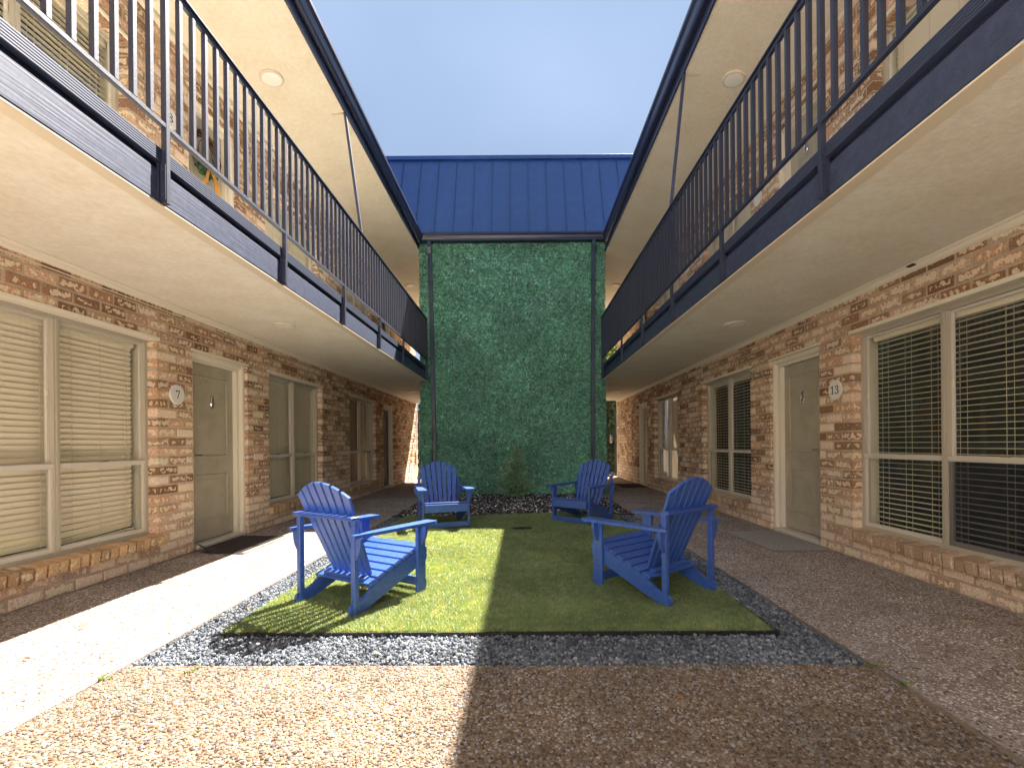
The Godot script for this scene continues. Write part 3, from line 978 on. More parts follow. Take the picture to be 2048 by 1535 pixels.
func make_chair(label: String) -> Node3D:
	var t := thing("adirondack_chair", label, "garden chair", Vector3.ZERO, 0.0, "blue slatted garden chairs on the turf")
	var m: Material = M.chair_blue
	var slope := atan(0.337)
	var rail := PackedVector2Array([Vector2(0.632, 0.322), Vector2(0.632, 0.215), Vector2(0.56, 0.185), Vector2(0.02, 0.0), Vector2(-0.03, 0.0), Vector2(-0.046, 0.012), Vector2(-0.052, 0.035), Vector2(-0.046, 0.062), Vector2(-0.02, 0.077), Vector2(0.05, 0.094), Vector2(0.09, 0.114), Vector2(0.125, 0.143), Vector2(0.15, 0.162)])
	for s in [-1.0, 1.0]:
		var st := mb()
		extrude(st, rail, rx(s * 0.266 - 0.0115), 0.023)
		put("side_rail", done(st), m, t)
		put("front_leg", bevbox(Vector3(s * 0.291 - 0.0125, 0.0, 0.527), Vector3(s * 0.291 + 0.0125, 0.485, 0.612), 0.003), m, t)
		put("rear_post", bevbox(Vector3(s * 0.27 - 0.018, 0.012, -0.024), Vector3(s * 0.27 + 0.018, 0.6, 0.012), 0.003), m, t)
		var ap := PackedVector2Array()
		for p in [[0.25, 0.69], [0.335, 0.692], [0.352, 0.683], [0.36, 0.655], [0.358, 0.6], [0.345, 0.3], [0.326, -0.052], [0.29, -0.052], [0.29, 0.02], [0.268, 0.1], [0.255, 0.28], [0.25, 0.45]]:
			ap.append(Vector2(p[0] * s, p[1]))
		var arm := mb()
		extrude(arm, ap, Transform3D(Basis(Vector3(1, 0, 0), Vector3(0, -0.012, 1), Vector3(0, 1, 0)), Vector3(0, 0.4935, 0)), 0.022)
		put("arm", done(arm), m, t)
		for q in [[0.304, 0.569, 0.4855], [0.289, -0.006, 0.4925]]:
			var bp := PackedVector2Array()
			for p in [[0.0, 0.0], [0.048, 0.0], [0.048, -0.035], [0.043, -0.065], [0.031, -0.098], [0.016, -0.122], [0.0, -0.14]]:
				bp.append(Vector2((q[0] + p[0]) * s, q[2] + p[1]))
			var br := mb()
			extrude(br, bp, Transform3D(Basis.IDENTITY, Vector3(0, 0, q[1] - 0.012)), 0.024)
			put("bracket", done(br), m, t)
	var slat := mb()
	bev(slat, Transform3D.IDENTITY, Vector3(0.556, 0.02, 0.066), 0.004)
	var sm := done(slat)
	for i in 6:
		var z := 0.225 + i * 0.0745
		put("seat_slat", sm, m, t, Transform3D(Basis(Vector3(1, 0, 0), -slope), Vector3(0, seat_top(z) + 0.0105, z)))
	put("lower_back_rail", bevbox(Vector3(-0.278, -0.01, -0.036), Vector3(0.278, 0.01, 0.036), 0.004), m, t, Transform3D(Basis(Vector3(1, 0, 0), -slope), Vector3(0, seat_top(0.145) + 0.0105, 0.145)))
	put("back_batten", bevbox(Vector3(-0.205, -0.011, -0.022), Vector3(0.205, 0.011, 0.022), 0.004), m, t, Transform3D(Basis(Vector3(1, 0, 0), -slope), Vector3(0, seat_top(0.14) + 0.0325, 0.146)))
	put("apron", bevbox(Vector3(-0.278, 0.215, 0.6325), Vector3(0.278, 0.318, 0.6545), 0.004), m, t)
	put("stretcher", bevbox(Vector3(-0.292, 0.022, 0.6125), Vector3(0.292, 0.086, 0.6325), 0.003), m, t)
	put("crossbar", bevbox(Vector3(-0.292, 0.6005, -0.05), Vector3(0.292, 0.623, 0.013), 0.003), m, t)
	var up := Vector3(0, 0.922, -0.388)
	var plane := Transform3D(Basis(Vector3(1, 0, 0), up, Vector3(0, 0.388, 0.922)), Vector3(0, 0.172, 0.203))
	for i in range(-3, 4):
		var pts := PackedVector2Array()
		var xb := i * 0.0555
		var xt := i * 0.0755
		pts.append(Vector2(xb - 0.019, 0.0))
		pts.append(Vector2(xb + 0.019, 0.0))
		for k in 4:
			var x := xt + 0.0285 - 0.057 * k / 3.0
			pts.append(Vector2(x, 0.716 - 0.105 * pow(absf(x) / 0.26, 2.0)))
		var bs := mb()
		extrude(bs, pts, plane, 0.017)
		put("back_slat", done(bs), m, t)
	var sc := mb()
	for s in [-1.0, 1.0]:
		for p in [[0.29, 0.57], [0.31, 0.585], [0.305, 0.0]]:
			lathe(sc, [Vector2(0.0055, 0.0012), Vector2(0.0, 0.0012)], Transform3D(Basis.IDENTITY, Vector3(s * p[0], 0.5155 - 0.012 * p[1], p[1])), 8)
		for i in 6:
			var z := 0.225 + i * 0.0745
			lathe(sc, [Vector2(0.0045, 0.0012), Vector2(0.0, 0.0012)], Transform3D(Basis.IDENTITY, Vector3(s * 0.262, seat_top(z) + 0.022, z)), 8)
		for y in [0.2, 0.26]:
			lathe(sc, [Vector2(0.006, 0.003), Vector2(0.0, 0.003)], Transform3D(Basis(Vector3(0, 0, 1), -PI / 2 * s), Vector3(s * 0.3035, y, 0.57)), 8)
		for y in [0.04, 0.075]:
			lathe(sc, [Vector2(0.006, 0.003), Vector2(0.0, 0.003)], Transform3D(Basis(Vector3(1, 0, 0), -PI / 2), Vector3(s * 0.27, y + 0.02, -0.024)), 8)
	put("screws", done(sc), M.screw, t).set_meta("kind", "stuff")
	return t

func place_chair(c: Node3D, x: float, z: float, a: float, y := 0.016) -> void:
	c.position = V(x, y, z)
	c.rotation.y = PI - deg_to_rad(a)

# ---------------------------------------------------------------- court
func turf_y(x: float, z: float) -> float:
	var dip := 0.035 * exp(-(pow(x / 0.5, 2.0) + pow((z - 6.05) / 0.35, 2.0)))
	var n := 0.006 * sin(x * 3.1 + 1.0) * sin(z * 2.3) + 0.004 * sin(x * 7.0 + z * 5.0)
	var back := smoothstep(5.3, 7.0, z) * 0.018 * sin(x * 2.6 + 0.8)
	return 0.01 + n - dip + back

func lawn_front(x: float) -> float:
	return 2.672 - 0.0125 * x

func gravel_front(x: float) -> float:
	return 2.305 - 0.0155 * x

func slab(called: String, pts: Array, y0: float, y1: float, m: Material) -> MeshInstance3D:
	var p := PackedVector2Array()
	for q in pts:
		p.append(Vector2(q[0], -q[1]))
	var st := mb()
	extrude(st, p, Transform3D(Basis(Vector3(1, 0, 0), Vector3(0, 0, 1), Vector3(0, 1, 0)), Vector3(0, y0, 0)), y1 - y0)
	return structure(called, done(st), m)

func stones(called: String, parent: Node, meshes: Array, x0: float, x1: float, z0: float, z1: float, step: float, y: float, size0: float, size1: float, flat: bool, colors: Array, keep: Callable) -> void:
	var where := []
	var tint := []
	for k in meshes.size():
		where.append([])
		tint.append([])
	var nx := int((x1 - x0) / step)
	var nz := int((z1 - z0) / step)
	var worn := FastNoiseLite.new()
	worn.frequency = 1.3
	worn.fractal_octaves = 4
	worn.seed = 5
	for i in nx:
		for j in nz:
			var x := x0 + (i + rng.randf()) * step
			var z := z0 + (j + rng.randf()) * step
			if not keep.call(x, z):
				continue
			var sz := rng.randf_range(size0, size1)
			var b := Basis(Vector3.UP, rng.randf() * TAU)
			if not flat:
				b = Basis(Vector3(rng.randfn(), rng.randfn(), rng.randfn()).normalized(), rng.randf_range(0, 0.9)) * b
			b = b.scaled(Vector3.ONE * sz)
			var k := rng.randi() % meshes.size()
			where[k].append(Transform3D(b, V(x, y + (rng.randf_range(-0.15, 0.1) if flat else rng.randf_range(-0.4, 0.5)) * sz, z)))
			tint[k].append(pick(colors) * (1.0 + 0.42 * worn.get_noise_2d(x, z)))
	for k in meshes.size():
		scatter(called, parent, meshes[k], M.stone, where[k], tint[k])

func ground_and_bed() -> void:
	var g := mb()
	quad(g, V(-90, -0.09, -60), V(90, -0.09, -60), V(90, -0.09, 120), V(-90, -0.09, 120), Vector3.UP)
	structure("ground", done(g), M.ground)
	var XL := -1.965
	var XR := 1.685
	slab("rear_apron", [[XL, -8.0], [XR - 0.012, -8.0], [XR - 0.012, 0.7], [XL, 0.7]], -0.08, 0.0, M.apron)
	slab("courtyard_paving", [[XL, 0.712], [XR - 0.012, 0.712], [XR - 0.012, gravel_front(XR)], [XL, gravel_front(XL)]], -0.08, 0.0, M.slab_front)
	slab("left_walkway", [[-3.4, -8.0], [XL - 0.022, -8.0], [XL - 0.012, 10.25], [-2.17, 10.25], [-2.17, 17.0], [-3.4, 17.0]], -0.08, 0.002, M.slab_walk)
	slab("right_walkway", [[3.08, -8.0], [XR + 0.016, -8.0], [XR + 0.006, 10.25], [1.81, 10.25], [1.81, 17.0], [3.08, 17.0]], -0.08, 0.002, M.slab_walk)
	slab("left_paving_joint", [[XL - 0.022, -8.0], [XL, -8.0], [XL, 2.33], [XL - 0.018, 2.33]], -0.08, -0.008, M.joint)
	slab("right_paving_joint", [[XR - 0.012, -8.0], [XR + 0.016, -8.0], [XR + 0.012, 2.28], [XR - 0.012, 2.28]], -0.08, -0.006, M.joint)
	slab("gravel_ground", [[XL - 0.01, 2.2], [XR + 0.01, 2.2], [XR + 0.01, 7.12], [XL - 0.01, 7.12]], -0.088, -0.03, M.gravel_bed)
	slab("planting_bed", [[XL - 0.01, 7.125], [XR + 0.006, 7.125], [XR + 0.006, 10.2], [XL - 0.01, 10.2]], -0.088, -0.012, M.dirt)
	# pebbles bedded in the paving
	rng.seed = 31
	var peb := [stone_mesh(11, 0.55, 0.12), stone_mesh(12, 0.45, 0.15)]
	var tan_ := [lin(130, 113, 94), lin(117, 100, 79), lin(105, 86, 70), lin(146, 141, 136), lin(136, 124, 113), lin(93, 76, 63), lin(116, 109, 105), lin(81, 69, 64), lin(151, 149, 148), lin(124, 106, 87)]
	rng.seed = 32
	var p1 := Node3D.new()
	p1.name = "paving_pebbles"
	add_child(p1)
	tag(p1, "tan and cream pebbles exposed in the front paving slab", "pebbles", "", "stuff")
	stones("pebbles", p1, peb, XL, XR - 0.012, 0.9, 2.34, 0.0112, 0.001, 0.009, 0.018, true, tan_, func(x, z): return z < gravel_front(x) - 0.004)
	var pink := [lin(185, 177, 173), lin(169, 158, 152), lin(143, 126, 119), lin(201, 197, 194), lin(114, 97, 91), lin(158, 145, 139), lin(177, 167, 157), lin(130, 106, 92), lin(98, 74, 58)]
	var p2 := Node3D.new()
	p2.name = "walkway_pebbles"
	add_child(p2)
	tag(p2, "fine pale pebbles set flush in both side walkways", "pebbles", "", "stuff")
	var fine := [stone_mesh(14, 0.35, 0.15), stone_mesh(15, 0.3, 0.2)]
	for e in [[-3.39, XL - 0.014], [XR + 0.012, 3.07]]:
		stones("pebbles", p2, fine, e[0], e[1], 1.4, 4.6, 0.0125, 0.002, 0.008, 0.016, true, pink, func(x, z): return true)
		stones("pebbles", p2, fine, e[0], e[1], 4.6, 9.6, 0.02, 0.002, 0.01, 0.018, true, pink, func(x, z): return true)
	# grey chippings round the turf
	rng.seed = 33
	var chip := [stone_mesh(21, 0.62, 0.3), stone_mesh(22, 0.5, 0.32), stone_mesh(23, 0.75, 0.28)]
	var greys := [lin(98, 104, 112), lin(82, 88, 97), lin(112, 117, 124), lin(72, 78, 87), lin(124, 128, 133), lin(90, 97, 108), lin(142, 145, 148), lin(102, 107, 114)]
	var p3 := Node3D.new()
	p3.name = "gravel"
	add_child(p3)
	tag(p3, "blue grey stone chippings in a strip around the turf", "gravel", "", "stuff")
	var strip := func(x: float, z: float) -> bool:
		if z < gravel_front(x) + 0.006 or z > 7.1:
			return false
		return z < lawn_front(x) - 0.008 or x < -1.73 or x > 1.432
	for layer in 2:
		stones("chippings", p3, chip, XL + 0.002, XR - 0.004, 2.25, 7.1, 0.0135, -0.016 + 0.011 * layer, 0.013, 0.026, false, greys, strip)
	# bark, dark soil and pale flecks under the shrub
	rng.seed = 34
	var p4 := Node3D.new()
	p4.name = "bark_mulch"
	add_child(p4)
	tag(p4, "dark mulch with pale stone flecks in the bed before the hedge wall", "mulch", "", "stuff")
	var browns := [lin(62, 51, 46), lin(84, 68, 59), lin(49, 43, 40), lin(103, 86, 73), lin(73, 65, 62), lin(62, 51, 46), lin(150, 142, 134), lin(240, 240, 240), lin(132, 124, 116)]
	stones("mulch", p4, [stone_mesh(25, 0.4, 0.35), stone_mesh(26, 0.55, 0.3)], XL, XR, 7.13, 10.15, 0.026, -0.002, 0.02, 0.045, false, browns, func(x, z): return true)

func turf() -> void:
	var root := thing("artificial_lawn", "rectangle of green artificial turf between the four blue chairs", "artificial turf")
	var st := mb()
	var nx := 44
	var nz := 60
	var P := func(i: int, j: int) -> Vector3:
		var x := -1.72 + 3.145 * i / nx
		var z := lerpf(lawn_front(x), 7.1, float(j) / nz)
		return V(x, turf_y(x, z), z)
	for i in nx:
		for j in nz:
			quad(st, P.call(i, j), P.call(i + 1, j), P.call(i + 1, j + 1), P.call(i, j + 1), Vector3.UP)
	put("turf_backing", done(st), M.turf_base, root)
	rng.seed = 51
	var tuft := []
	for v in 3:
		var b := SurfaceTool.new()
		b.begin(Mesh.PRIMITIVE_TRIANGLES)
		b.set_smooth_group(-1)
		for i in 9:
			var o := Vector3(rng.randf_range(-0.013, 0.013), 0, rng.randf_range(-0.013, 0.013))
			var a := rng.randf() * TAU
			var w := Vector3(cos(a), 0, sin(a)) * 0.0019
			var h := rng.randf_range(0.02, 0.034)
			var lean := Vector3(rng.randfn() * 0.016, h, rng.randfn() * 0.016)
			var mid := o + lean * 0.55 - Vector3(lean.x, 0, lean.z) * 0.2
			var t := rng.randf_range(0.8, 1.25)
			b.set_color(Color(t, t, t))
			tri(b, o - w, o + w, mid + w * 0.8, w.cross(Vector3.UP))
			tri(b, o - w, mid + w * 0.8, mid - w * 0.8, w.cross(Vector3.UP))
			tri(b, mid - w * 0.8, mid + w * 0.8, o + lean, w.cross(Vector3.UP))
		tuft.append(done(b))
	var cols := [lin(132, 162, 118), lin(150, 174, 124), lin(172, 186, 134), lin(116, 152, 112), lin(142, 168, 118), lin(198, 200, 154)]
	var where := [[], [], []]
	var tint := [[], [], []]
	var worn := FastNoiseLite.new()
	worn.frequency = 1.1
	worn.seed = 8
	for band in [[2.6, 4.4, 0.0125, 1.0], [4.4, 7.1, 0.0165, 1.2]]:
		var stp: float = band[2]
		for i in int(3.14 / stp):
			for j in int((band[1] - band[0]) / stp):
				var x := -1.717 + (i + rng.randf()) * stp
				var z: float = band[0] + (j + rng.randf()) * stp
				if z < lawn_front(x) + 0.004 or x > 1.422:
					continue
				if absf(x) < 0.14 and absf(z - 6.05) < 0.11:
					continue
				var k := rng.randi() % 3
				var nap := worn.get_noise_2d(x, z)
				var bs := Basis(Vector3(worn.get_noise_2d(x + 9.0, z), 0, nap + 0.01).normalized(), 0.5 * absf(nap)) * Basis(Vector3.UP, rng.randf() * TAU).scaled(Vector3(1, rng.randf_range(0.75, 1.12), 1) * band[3])
				where[k].append(Transform3D(bs, V(x, turf_y(x, z) - 0.002, z)))
				tint[k].append(pick(cols) * (1.0 + 0.3 * nap))
	for k in 3:
		scatter("grass_blades", root, tuft[k], M.blade, where[k], tint[k])
	var e := mb()
	var yy := 0.022
	for q in [[[-1.735, lawn_front(-1.735) - 0.012], [1.44, lawn_front(1.44) - 0.012], [1.44, lawn_front(1.44)], [-1.735, lawn_front(-1.735)]], [[-1.735, 2.7], [-1.723, 2.7], [-1.723, 7.1], [-1.735, 7.1]], [[1.428, 2.66], [1.44, 2.66], [1.44, 7.1], [1.428, 7.1]], [[-1.97, 7.102], [1.69, 7.102], [1.69, 7.116], [-1.97, 7.116]]]:
		var p := PackedVector2Array()
		for c in q:
			p.append(Vector2(c[0], -c[1]))
		extrude(e, p, Transform3D(Basis(Vector3(1, 0, 0), Vector3(0, 0, 1), Vector3(0, 1, 0)), Vector3(0, -0.05, 0)), 0.05 + yy)
	var ed := put("lawn_edging", done(e), M.edging)
	tag(ed, "thin black edging strip round the artificial turf", "edging")
	# drain
	var dr := thing("drain_grate", "black slotted drain grate sunk in the turf", "drain", V(-0.02, turf_y(0, 6.05) + 0.012, 6.05), 0.25)
	var fr := mb()
	for b in [[-0.135, 0.135, -0.1, -0.082], [-0.135, 0.135, 0.082, 0.1], [-0.135, -0.117, -0.082, 0.082], [0.117, 0.135, -0.082, 0.082]]:
		bev(fr, Transform3D(Basis.IDENTITY, Vector3((b[0] + b[1]) / 2, 0.004, (b[2] + b[3]) / 2)), Vector3(b[1] - b[0], 0.012, b[3] - b[2]), 0.002)
	put("frame", done(fr), M.edging, dr)
	for i in 9:
		put("bar", bevbox(Vector3(-0.106 + i * 0.0265 - 0.007, -0.002, -0.082), Vector3(-0.106 + i * 0.0265 + 0.007, 0.009, 0.082), 0.002), M.edging, dr)
	put("sump", bevbox(Vector3(-0.117, -0.04, -0.082), Vector3(0.117, -0.012, 0.082)), M.ink, dr)

# leaf clumps over a rectangle; u, v span it and n points out of it
func clad(called: String, parent: Node, o: Vector3, u: Vector3, v: Vector3, n: Vector3, step: float, meshes: Array, cols: Array, deep: float) -> void:
	var where := []
	var tint := []
	for k in meshes.size():
		where.append([])
		tint.append([])
	var nu := int(u.length() / step)
	var nv := int(v.length() / step)
	var face := Basis(u.normalized(), v.normalized(), n)
	var patch := FastNoiseLite.new()
	patch.frequency = 0.7
	patch.seed = 6
	for i in nu:
		for j in nv:
			var p := o + u * ((i + rng.randf()) / nu) + v * ((j + rng.randf()) / nv) + n * rng.randf_range(0.0, deep)
			var b := face * Basis(Vector3(0, 0, 1), rng.randf() * TAU) * Basis(Vector3(1, 0, 0), rng.randfn() * 0.4)
			var k := rng.randi() % meshes.size()
			where[k].append(Transform3D(b.scaled_local(Vector3.ONE * rng.randf_range(0.75, 1.2)), p))
			tint[k].append(pick(cols) * (rng.randf_range(0.5, 1.6) * (1.0 + 0.35 * patch.get_noise_2d(p.x, p.y))))
	for k in meshes.size():
		scatter(called, parent, meshes[k], M.leaf, where[k], tint[k])

func centre_building() -> void:
	var root := thing("end_building", "building at the court's end under a blue standing seam metal roof", "building", V(-0.18, 0, 12.6))
	var ox := Vector3(0.18, 0, 12.6)
	var sh := mb()
	box(sh, V(-2.1, -0.05, 10.32) + ox, V(1.74, 5.5, 15.1) + ox)
	put("wall", done(sh), M.stucco, root)
	var top := mb()
	box(top, V(-3.6, 5.7, 11.0) + ox, V(3.3, 7.7, 15.2) + ox)
	var roof := put("roof", done(top), M.gutter, root)
	var A := Vector3(0, 5.585, -10.13)
	var B := Vector3(0, 7.73, -10.97)
	var v := (B - A)
	var L := v.length()
	v = v / L
	var n := Vector3(1, 0, 0).cross(v)
	var pm := mb()
	bev(pm, Transform3D(Basis(Vector3(1, 0, 0), v, n), Vector3.ZERO), Vector3(0.4086, L, 0.02), 0.002)
	bev(pm, Transform3D(Basis(Vector3(1, 0, 0), v, n), Vector3(-0.2063, 0, 0) + n * 0.019), Vector3(0.016, L, 0.038), 0.003)
	var panel := done(pm)
	for k in range(-8, 8):
		put("roof_panel", panel, M.roof, roof, Transform3D(Basis(Vector3(0, 0, 1), rng.randf_range(-0.0015, 0.0015)), (A + B) / 2 + Vector3(-0.22 + (k + 0.5) * 0.4126, 0, 0) + ox))
	put("ridge_cap", bevbox(V(-3.6, 7.71, 10.9) + ox, V(3.3, 7.8, 11.06) + ox, 0.006), M.roof, roof)
	var g := mb()
	var prof := PackedVector2Array([Vector2(0, 5.465), Vector2(-0.06, 5.465), Vector2(-0.075, 5.49), Vector2(-0.09, 5.54), Vector2(-0.115, 5.57), Vector2(-0.115, 5.605), Vector2(-0.1, 5.612), Vector2(0, 5.6)])
	extrude(g, prof, Transform3D(Basis(Vector3(0, 0, -1), Vector3(0, 1, 0), Vector3(1, 0, 0)), Vector3(-2.16, 0, -10.1) + ox), 3.98)
	put("gutter", done(g), M.gutter, root)
	var so := mb()
	box(so, V(-2.2, 5.44, 10.02) + ox, V(1.88, 5.462, 10.3) + ox)
	box(so, V(-2.2, 5.462, 10.1) + ox, V(1.88, 5.58, 10.125) + ox)
	put("eave_board", done(so), M.gutter, root)
	# panel of artificial box leaves that covers the front
	var hw := thing("hedge_wall", "tall wall panel of dense green artificial box leaves", "hedge wall", V(-0.18, 0, 10.25))
	var ho := Vector3(0.18, 0, 10.25)
	var bk := mb()
	box(bk, V(-2.15, -0.03, 10.2) + ho, V(1.79, 5.43, 10.315) + ho)
	put("backing", done(bk), M.leaf_back, hw)
	rng.seed = 61
	var cl := [leaf_clump(8, 0.024, 0.028, 0.35, 71), leaf_clump(8, 0.026, 0.026, 0.5, 72), leaf_clump(7, 0.024, 0.031, 0.3, 73)]
	var cols := [lin(120, 182, 150), lin(136, 198, 168), lin(152, 210, 186), lin(96, 150, 120), lin(180, 224, 212), lin(126, 188, 152), lin(142, 204, 162)]
	rng.seed = 62
	clad("leaves", hw, V(-2.17, 0.0, 10.195) + ho, Vector3(3.98, 0, 0), Vector3(0, 5.44, 0), Vector3(0, 0, 1), 0.0215, cl, cols, 0.024)
	clad("leaves", hw, V(-2.155, 0.0, 10.34) + ho, Vector3(0, 0, 0.15), Vector3(0, 5.44, 0), Vector3(-1, 0, 0), 0.026, cl, cols, 0.03)
	clad("leaves", hw, V(1.795, 0.0, 10.2) + ho, Vector3(0, 0, -0.15), Vector3(0, 5.44, 0), Vector3(1, 0, 0), 0.026, cl, cols, 0.03)
	for e in [[-1.955, -1.87, "left of the shrub"], [1.575, 1.515, "right of the shrub"]]:
		var d := thing("downspout", "dark square downspout on the hedge wall, " + e[2], "downspout", V(e[0], 0, 10.1), 0.0, "downspouts on the hedge wall")
		var st := mb()
		var lean: float = e[1] - e[0]
		var pts := [Vector3(0, 5.47, 0.03), Vector3(0, 5.34, 0.03), Vector3(0, 5.22, -0.045), Vector3(lean * 0.45, 2.9, -0.045), Vector3(lean, 0.1, -0.045)]
		for i in pts.size() - 1:
			var a: Vector3 = pts[i]
			var b: Vector3 = pts[i + 1]
			var up := (a - b).normalized()
			var side := Vector3(1, 0, 0)
			side = (side - up * side.dot(up)).normalized()
			bev(st, Transform3D(Basis(side, up, side.cross(up)), (a + b) / 2), Vector3(0.088, (a - b).length() + 0.012, 0.064), 0.006)
		put("pipe", done(st), M.pipe, d)
		for y in [1.2, 2.95, 4.6]:
			put("strap", bevbox(Vector3(lean * (1.0 - y / 5.2) - 0.058, y, -0.082), Vector3(lean * (1.0 - y / 5.2) + 0.058, y + 0.03, -0.01), 0.003), M.pipe, d)

func shrub() -> void:
	var t := thing("conifer_shrub", "small feathery conical shrub at the foot of the hedge wall", "shrub", V(-0.13, -0.01, 9.3))
	var tr := mb()
	tube(tr, [Vector3(0, 0, 0), Vector3(0.01, 0.4, 0.01), Vector3(-0.01, 0.7, 0.0), Vector3(0.0, 0.96, 0.0)], 0.012, 7)
	rng.seed = 81
	var where := [[], []]
	var tint := [[], []]
	var green := [lin(134, 178, 138), lin(150, 192, 150), lin(118, 164, 124), lin(164, 202, 164)]
	var fresh := [lin(160, 178, 124), lin(176, 188, 138), lin(146, 168, 118)]
	for i in 130:
		var h := pow(rng.randf(), 1.25) * 0.98 + 0.04
		var r := 0.4 * pow(1.0 - h / 1.16, 0.85) * rng.randf_range(0.55, 1.3)
		var a := rng.randf() * TAU
		var dir := Vector3(cos(a), rng.randf_range(0.25, 0.7) + h * 0.5, sin(a)).normalized()
		var o := Vector3(0, h * 0.92, 0)
		tube(tr, [o, o + dir * r], 0.003, 4)
		var n := 6 + int(r * 40)
		for k in n:
			var f := (k + 0.6) / n
			var p := o + dir * r * f + Vector3(rng.randfn(), rng.randfn(), rng.randfn()) * 0.012
			var q := (dir + Vector3(rng.randfn(), rng.randfn() + 0.2, rng.randfn()) * 0.45).normalized()
			var b := Basis(q.cross(Vector3(rng.randfn(), 0.2, rng.randfn())).normalized(), Vector3.ZERO, q)
			b.y = b.z.cross(b.x)
			var w := rng.randi() % 2
			where[w].append(Transform3D(b.scaled_local(Vector3.ONE * rng.randf_range(0.8, 1.25)), p))
			tint[w].append(pick(fresh if f > 0.75 and rng.randf() < 0.35 + h * 0.4 else green))
	put("stem", done(tr), M.bark, t)
	var meshes := []
	for v in 2:
		var st := SurfaceTool.new()
		st.begin(Mesh.PRIMITIVE_TRIANGLES)
		st.set_smooth_group(-1)
		for i in 12:
			var d := Vector3(rng.randfn() * 0.5, rng.randfn() * 0.35, 1).normalized()
			var side := d.cross(Vector3(0, 1, 0)).normalized() * 0.0032
			var o := Vector3(0, 0, i * 0.004)
			var l := rng.randf_range(0.035, 0.06)
			st.set_color(Color.WHITE)
			tri(st, o - side, o + side, o + d * l, Vector3.UP)
		meshes.append(done(st))
	for k in 2:
		scatter("foliage", t, meshes[k], M.leaf, where[k], tint[k])

func gate(s: float, xa: float, xb: float, label: String) -> void:
	var t := thing("passage_gate", label, "gate", V((xa + xb) / 2, 0, 15.3))
	var w := absf(xb - xa) / 2
	var fr := mb()
	for x in [-w + 0.02, w - 0.02]:
		box(fr, Vector3(x - 0.02, 0.03, -0.02), Vector3(x + 0.02, 2.22, 0.02))
	for y in [0.12, 2.16]:
		box(fr, Vector3(-w + 0.04, y, -0.018), Vector3(w - 0.04, y + 0.04, 0.018))
	put("frame", done(fr), M.iron, t)
	var n := int(w * 2 / 0.11)
	for i in range(1, n):
		var x := -w + 2 * w * i / n
		put("bar", bevbox(Vector3(x - 0.008, 0.161, -0.008), Vector3(x + 0.008, 2.159, 0.008), 0.001), M.iron, t)
	var lk := mb()
	bev(lk, Transform3D(Basis.IDENTITY, Vector3(s * (w - 0.16), 1.15, 0.03)), Vector3(0.12, 0.42, 0.03), 0.004)
	put("lock_plate", done(lk), M.iron, t)
	put("lock", bevbox(Vector3(s * (w - 0.16) - 0.035, 1.1, 0.046), Vector3(s * (w - 0.16) + 0.035, 1.32, 0.08), 0.008), M.chrome, t)

func rear_building() -> void:
	var t := thing("rear_building", "pale stucco building that closes the court behind the camera", "building", V(-0.15, 0, -3.4))
	var o := Vector3(0.15, 0, -3.4)
	var w := mb()
	box(w, V(-3.36, -0.05, -3.4) + o, V(3.04, 5.45, -3.25) + o)
	put("wall", done(w), M.render_wall, t)
	var r := mb()
	box(r, V(-3.36, 5.45, -3.6) + o, V(3.04, 5.6, -3.15) + o)
	put("roof", done(r), M.gutter, t)

func beyond() -> void:
	rng.seed = 91
	var cl := [leaf_clump(12, 0.09, 0.08, 0.8, 95), leaf_clump(12, 0.1, 0.07, 1.0, 96)]
	var cols := [lin(46, 62, 42), lin(58, 72, 50), lin(40, 56, 38), lin(72, 84, 60)]
	for e in [[-3.9, -1.2, "clipped green hedge beyond the left passage gate"], [1.2, 3.9, "clipped green hedge beyond the right passage gate"]]:
		var h := thing("boundary_hedge", e[2], "hedge", V((e[0] + e[1]) / 2, -0.05, 17.9))
		var w: float = (e[1] - e[0]) / 2
		var b := mb()
		box(b, Vector3(-w, 0, -0.5), Vector3(w, 3.25, 0))
		put("core", done(b), M.leaf_back, h)
		rng.seed = 92
		clad("leaves", h, Vector3(-w, 0, 0), Vector3(2 * w, 0, 0), Vector3(0, 3.3, 0), Vector3(0, 0, 1), 0.07, cl, cols, 0.1)
		clad("leaves", h, Vector3(-w, 3.25, 0), Vector3(2 * w, 0, 0), Vector3(0, 0, -0.5), Vector3(0, 1, 0), 0.07, cl, cols, 0.08)
	var t := thing("broadleaf_tree", "sunlit yellow green tree beyond the right upper walkway", "tree", V(3.0, -0.09, 20.5))
	var tr := mb()
	tube(tr, [Vector3(0, 0, 0), Vector3(0.05, 1.2, 0), Vector3(-0.05, 2.4, 0.1), Vector3(0.1, 3.6, 0)], 0.12, 9)
	rng.seed = 93
	var where := []
	var tint := []
	var yg := [lin(120, 140, 40), lin(140, 158, 52), lin(98, 122, 36), lin(156, 166, 66)]
	for i in 16:
		var a := rng.randf() * TAU
		var q := Vector3(cos(a) * rng.randf_range(0.4, 1.5), rng.randf_range(2.4, 5.6), sin(a) * rng.randf_range(0.4, 1.4))
		tube(tr, [Vector3(0, minf(q.y - 0.8, 3.4), 0), q * Vector3(0.5, 0.93, 0.5) , q], 0.025, 5)
		for k in 210:
			var p := q + Vector3(rng.randfn(), rng.randfn() * 0.7, rng.randfn()) * 0.42
			where.append(Transform3D(Basis(Vector3(rng.randfn(), rng.randfn(), rng.randfn()).normalized(), rng.randf() * TAU), p))
			tint.append(pick(yg))
	put("trunk", done(tr), M.bark, t)
	scatter("crown", t, cl[0], M.leaf, where, tint)

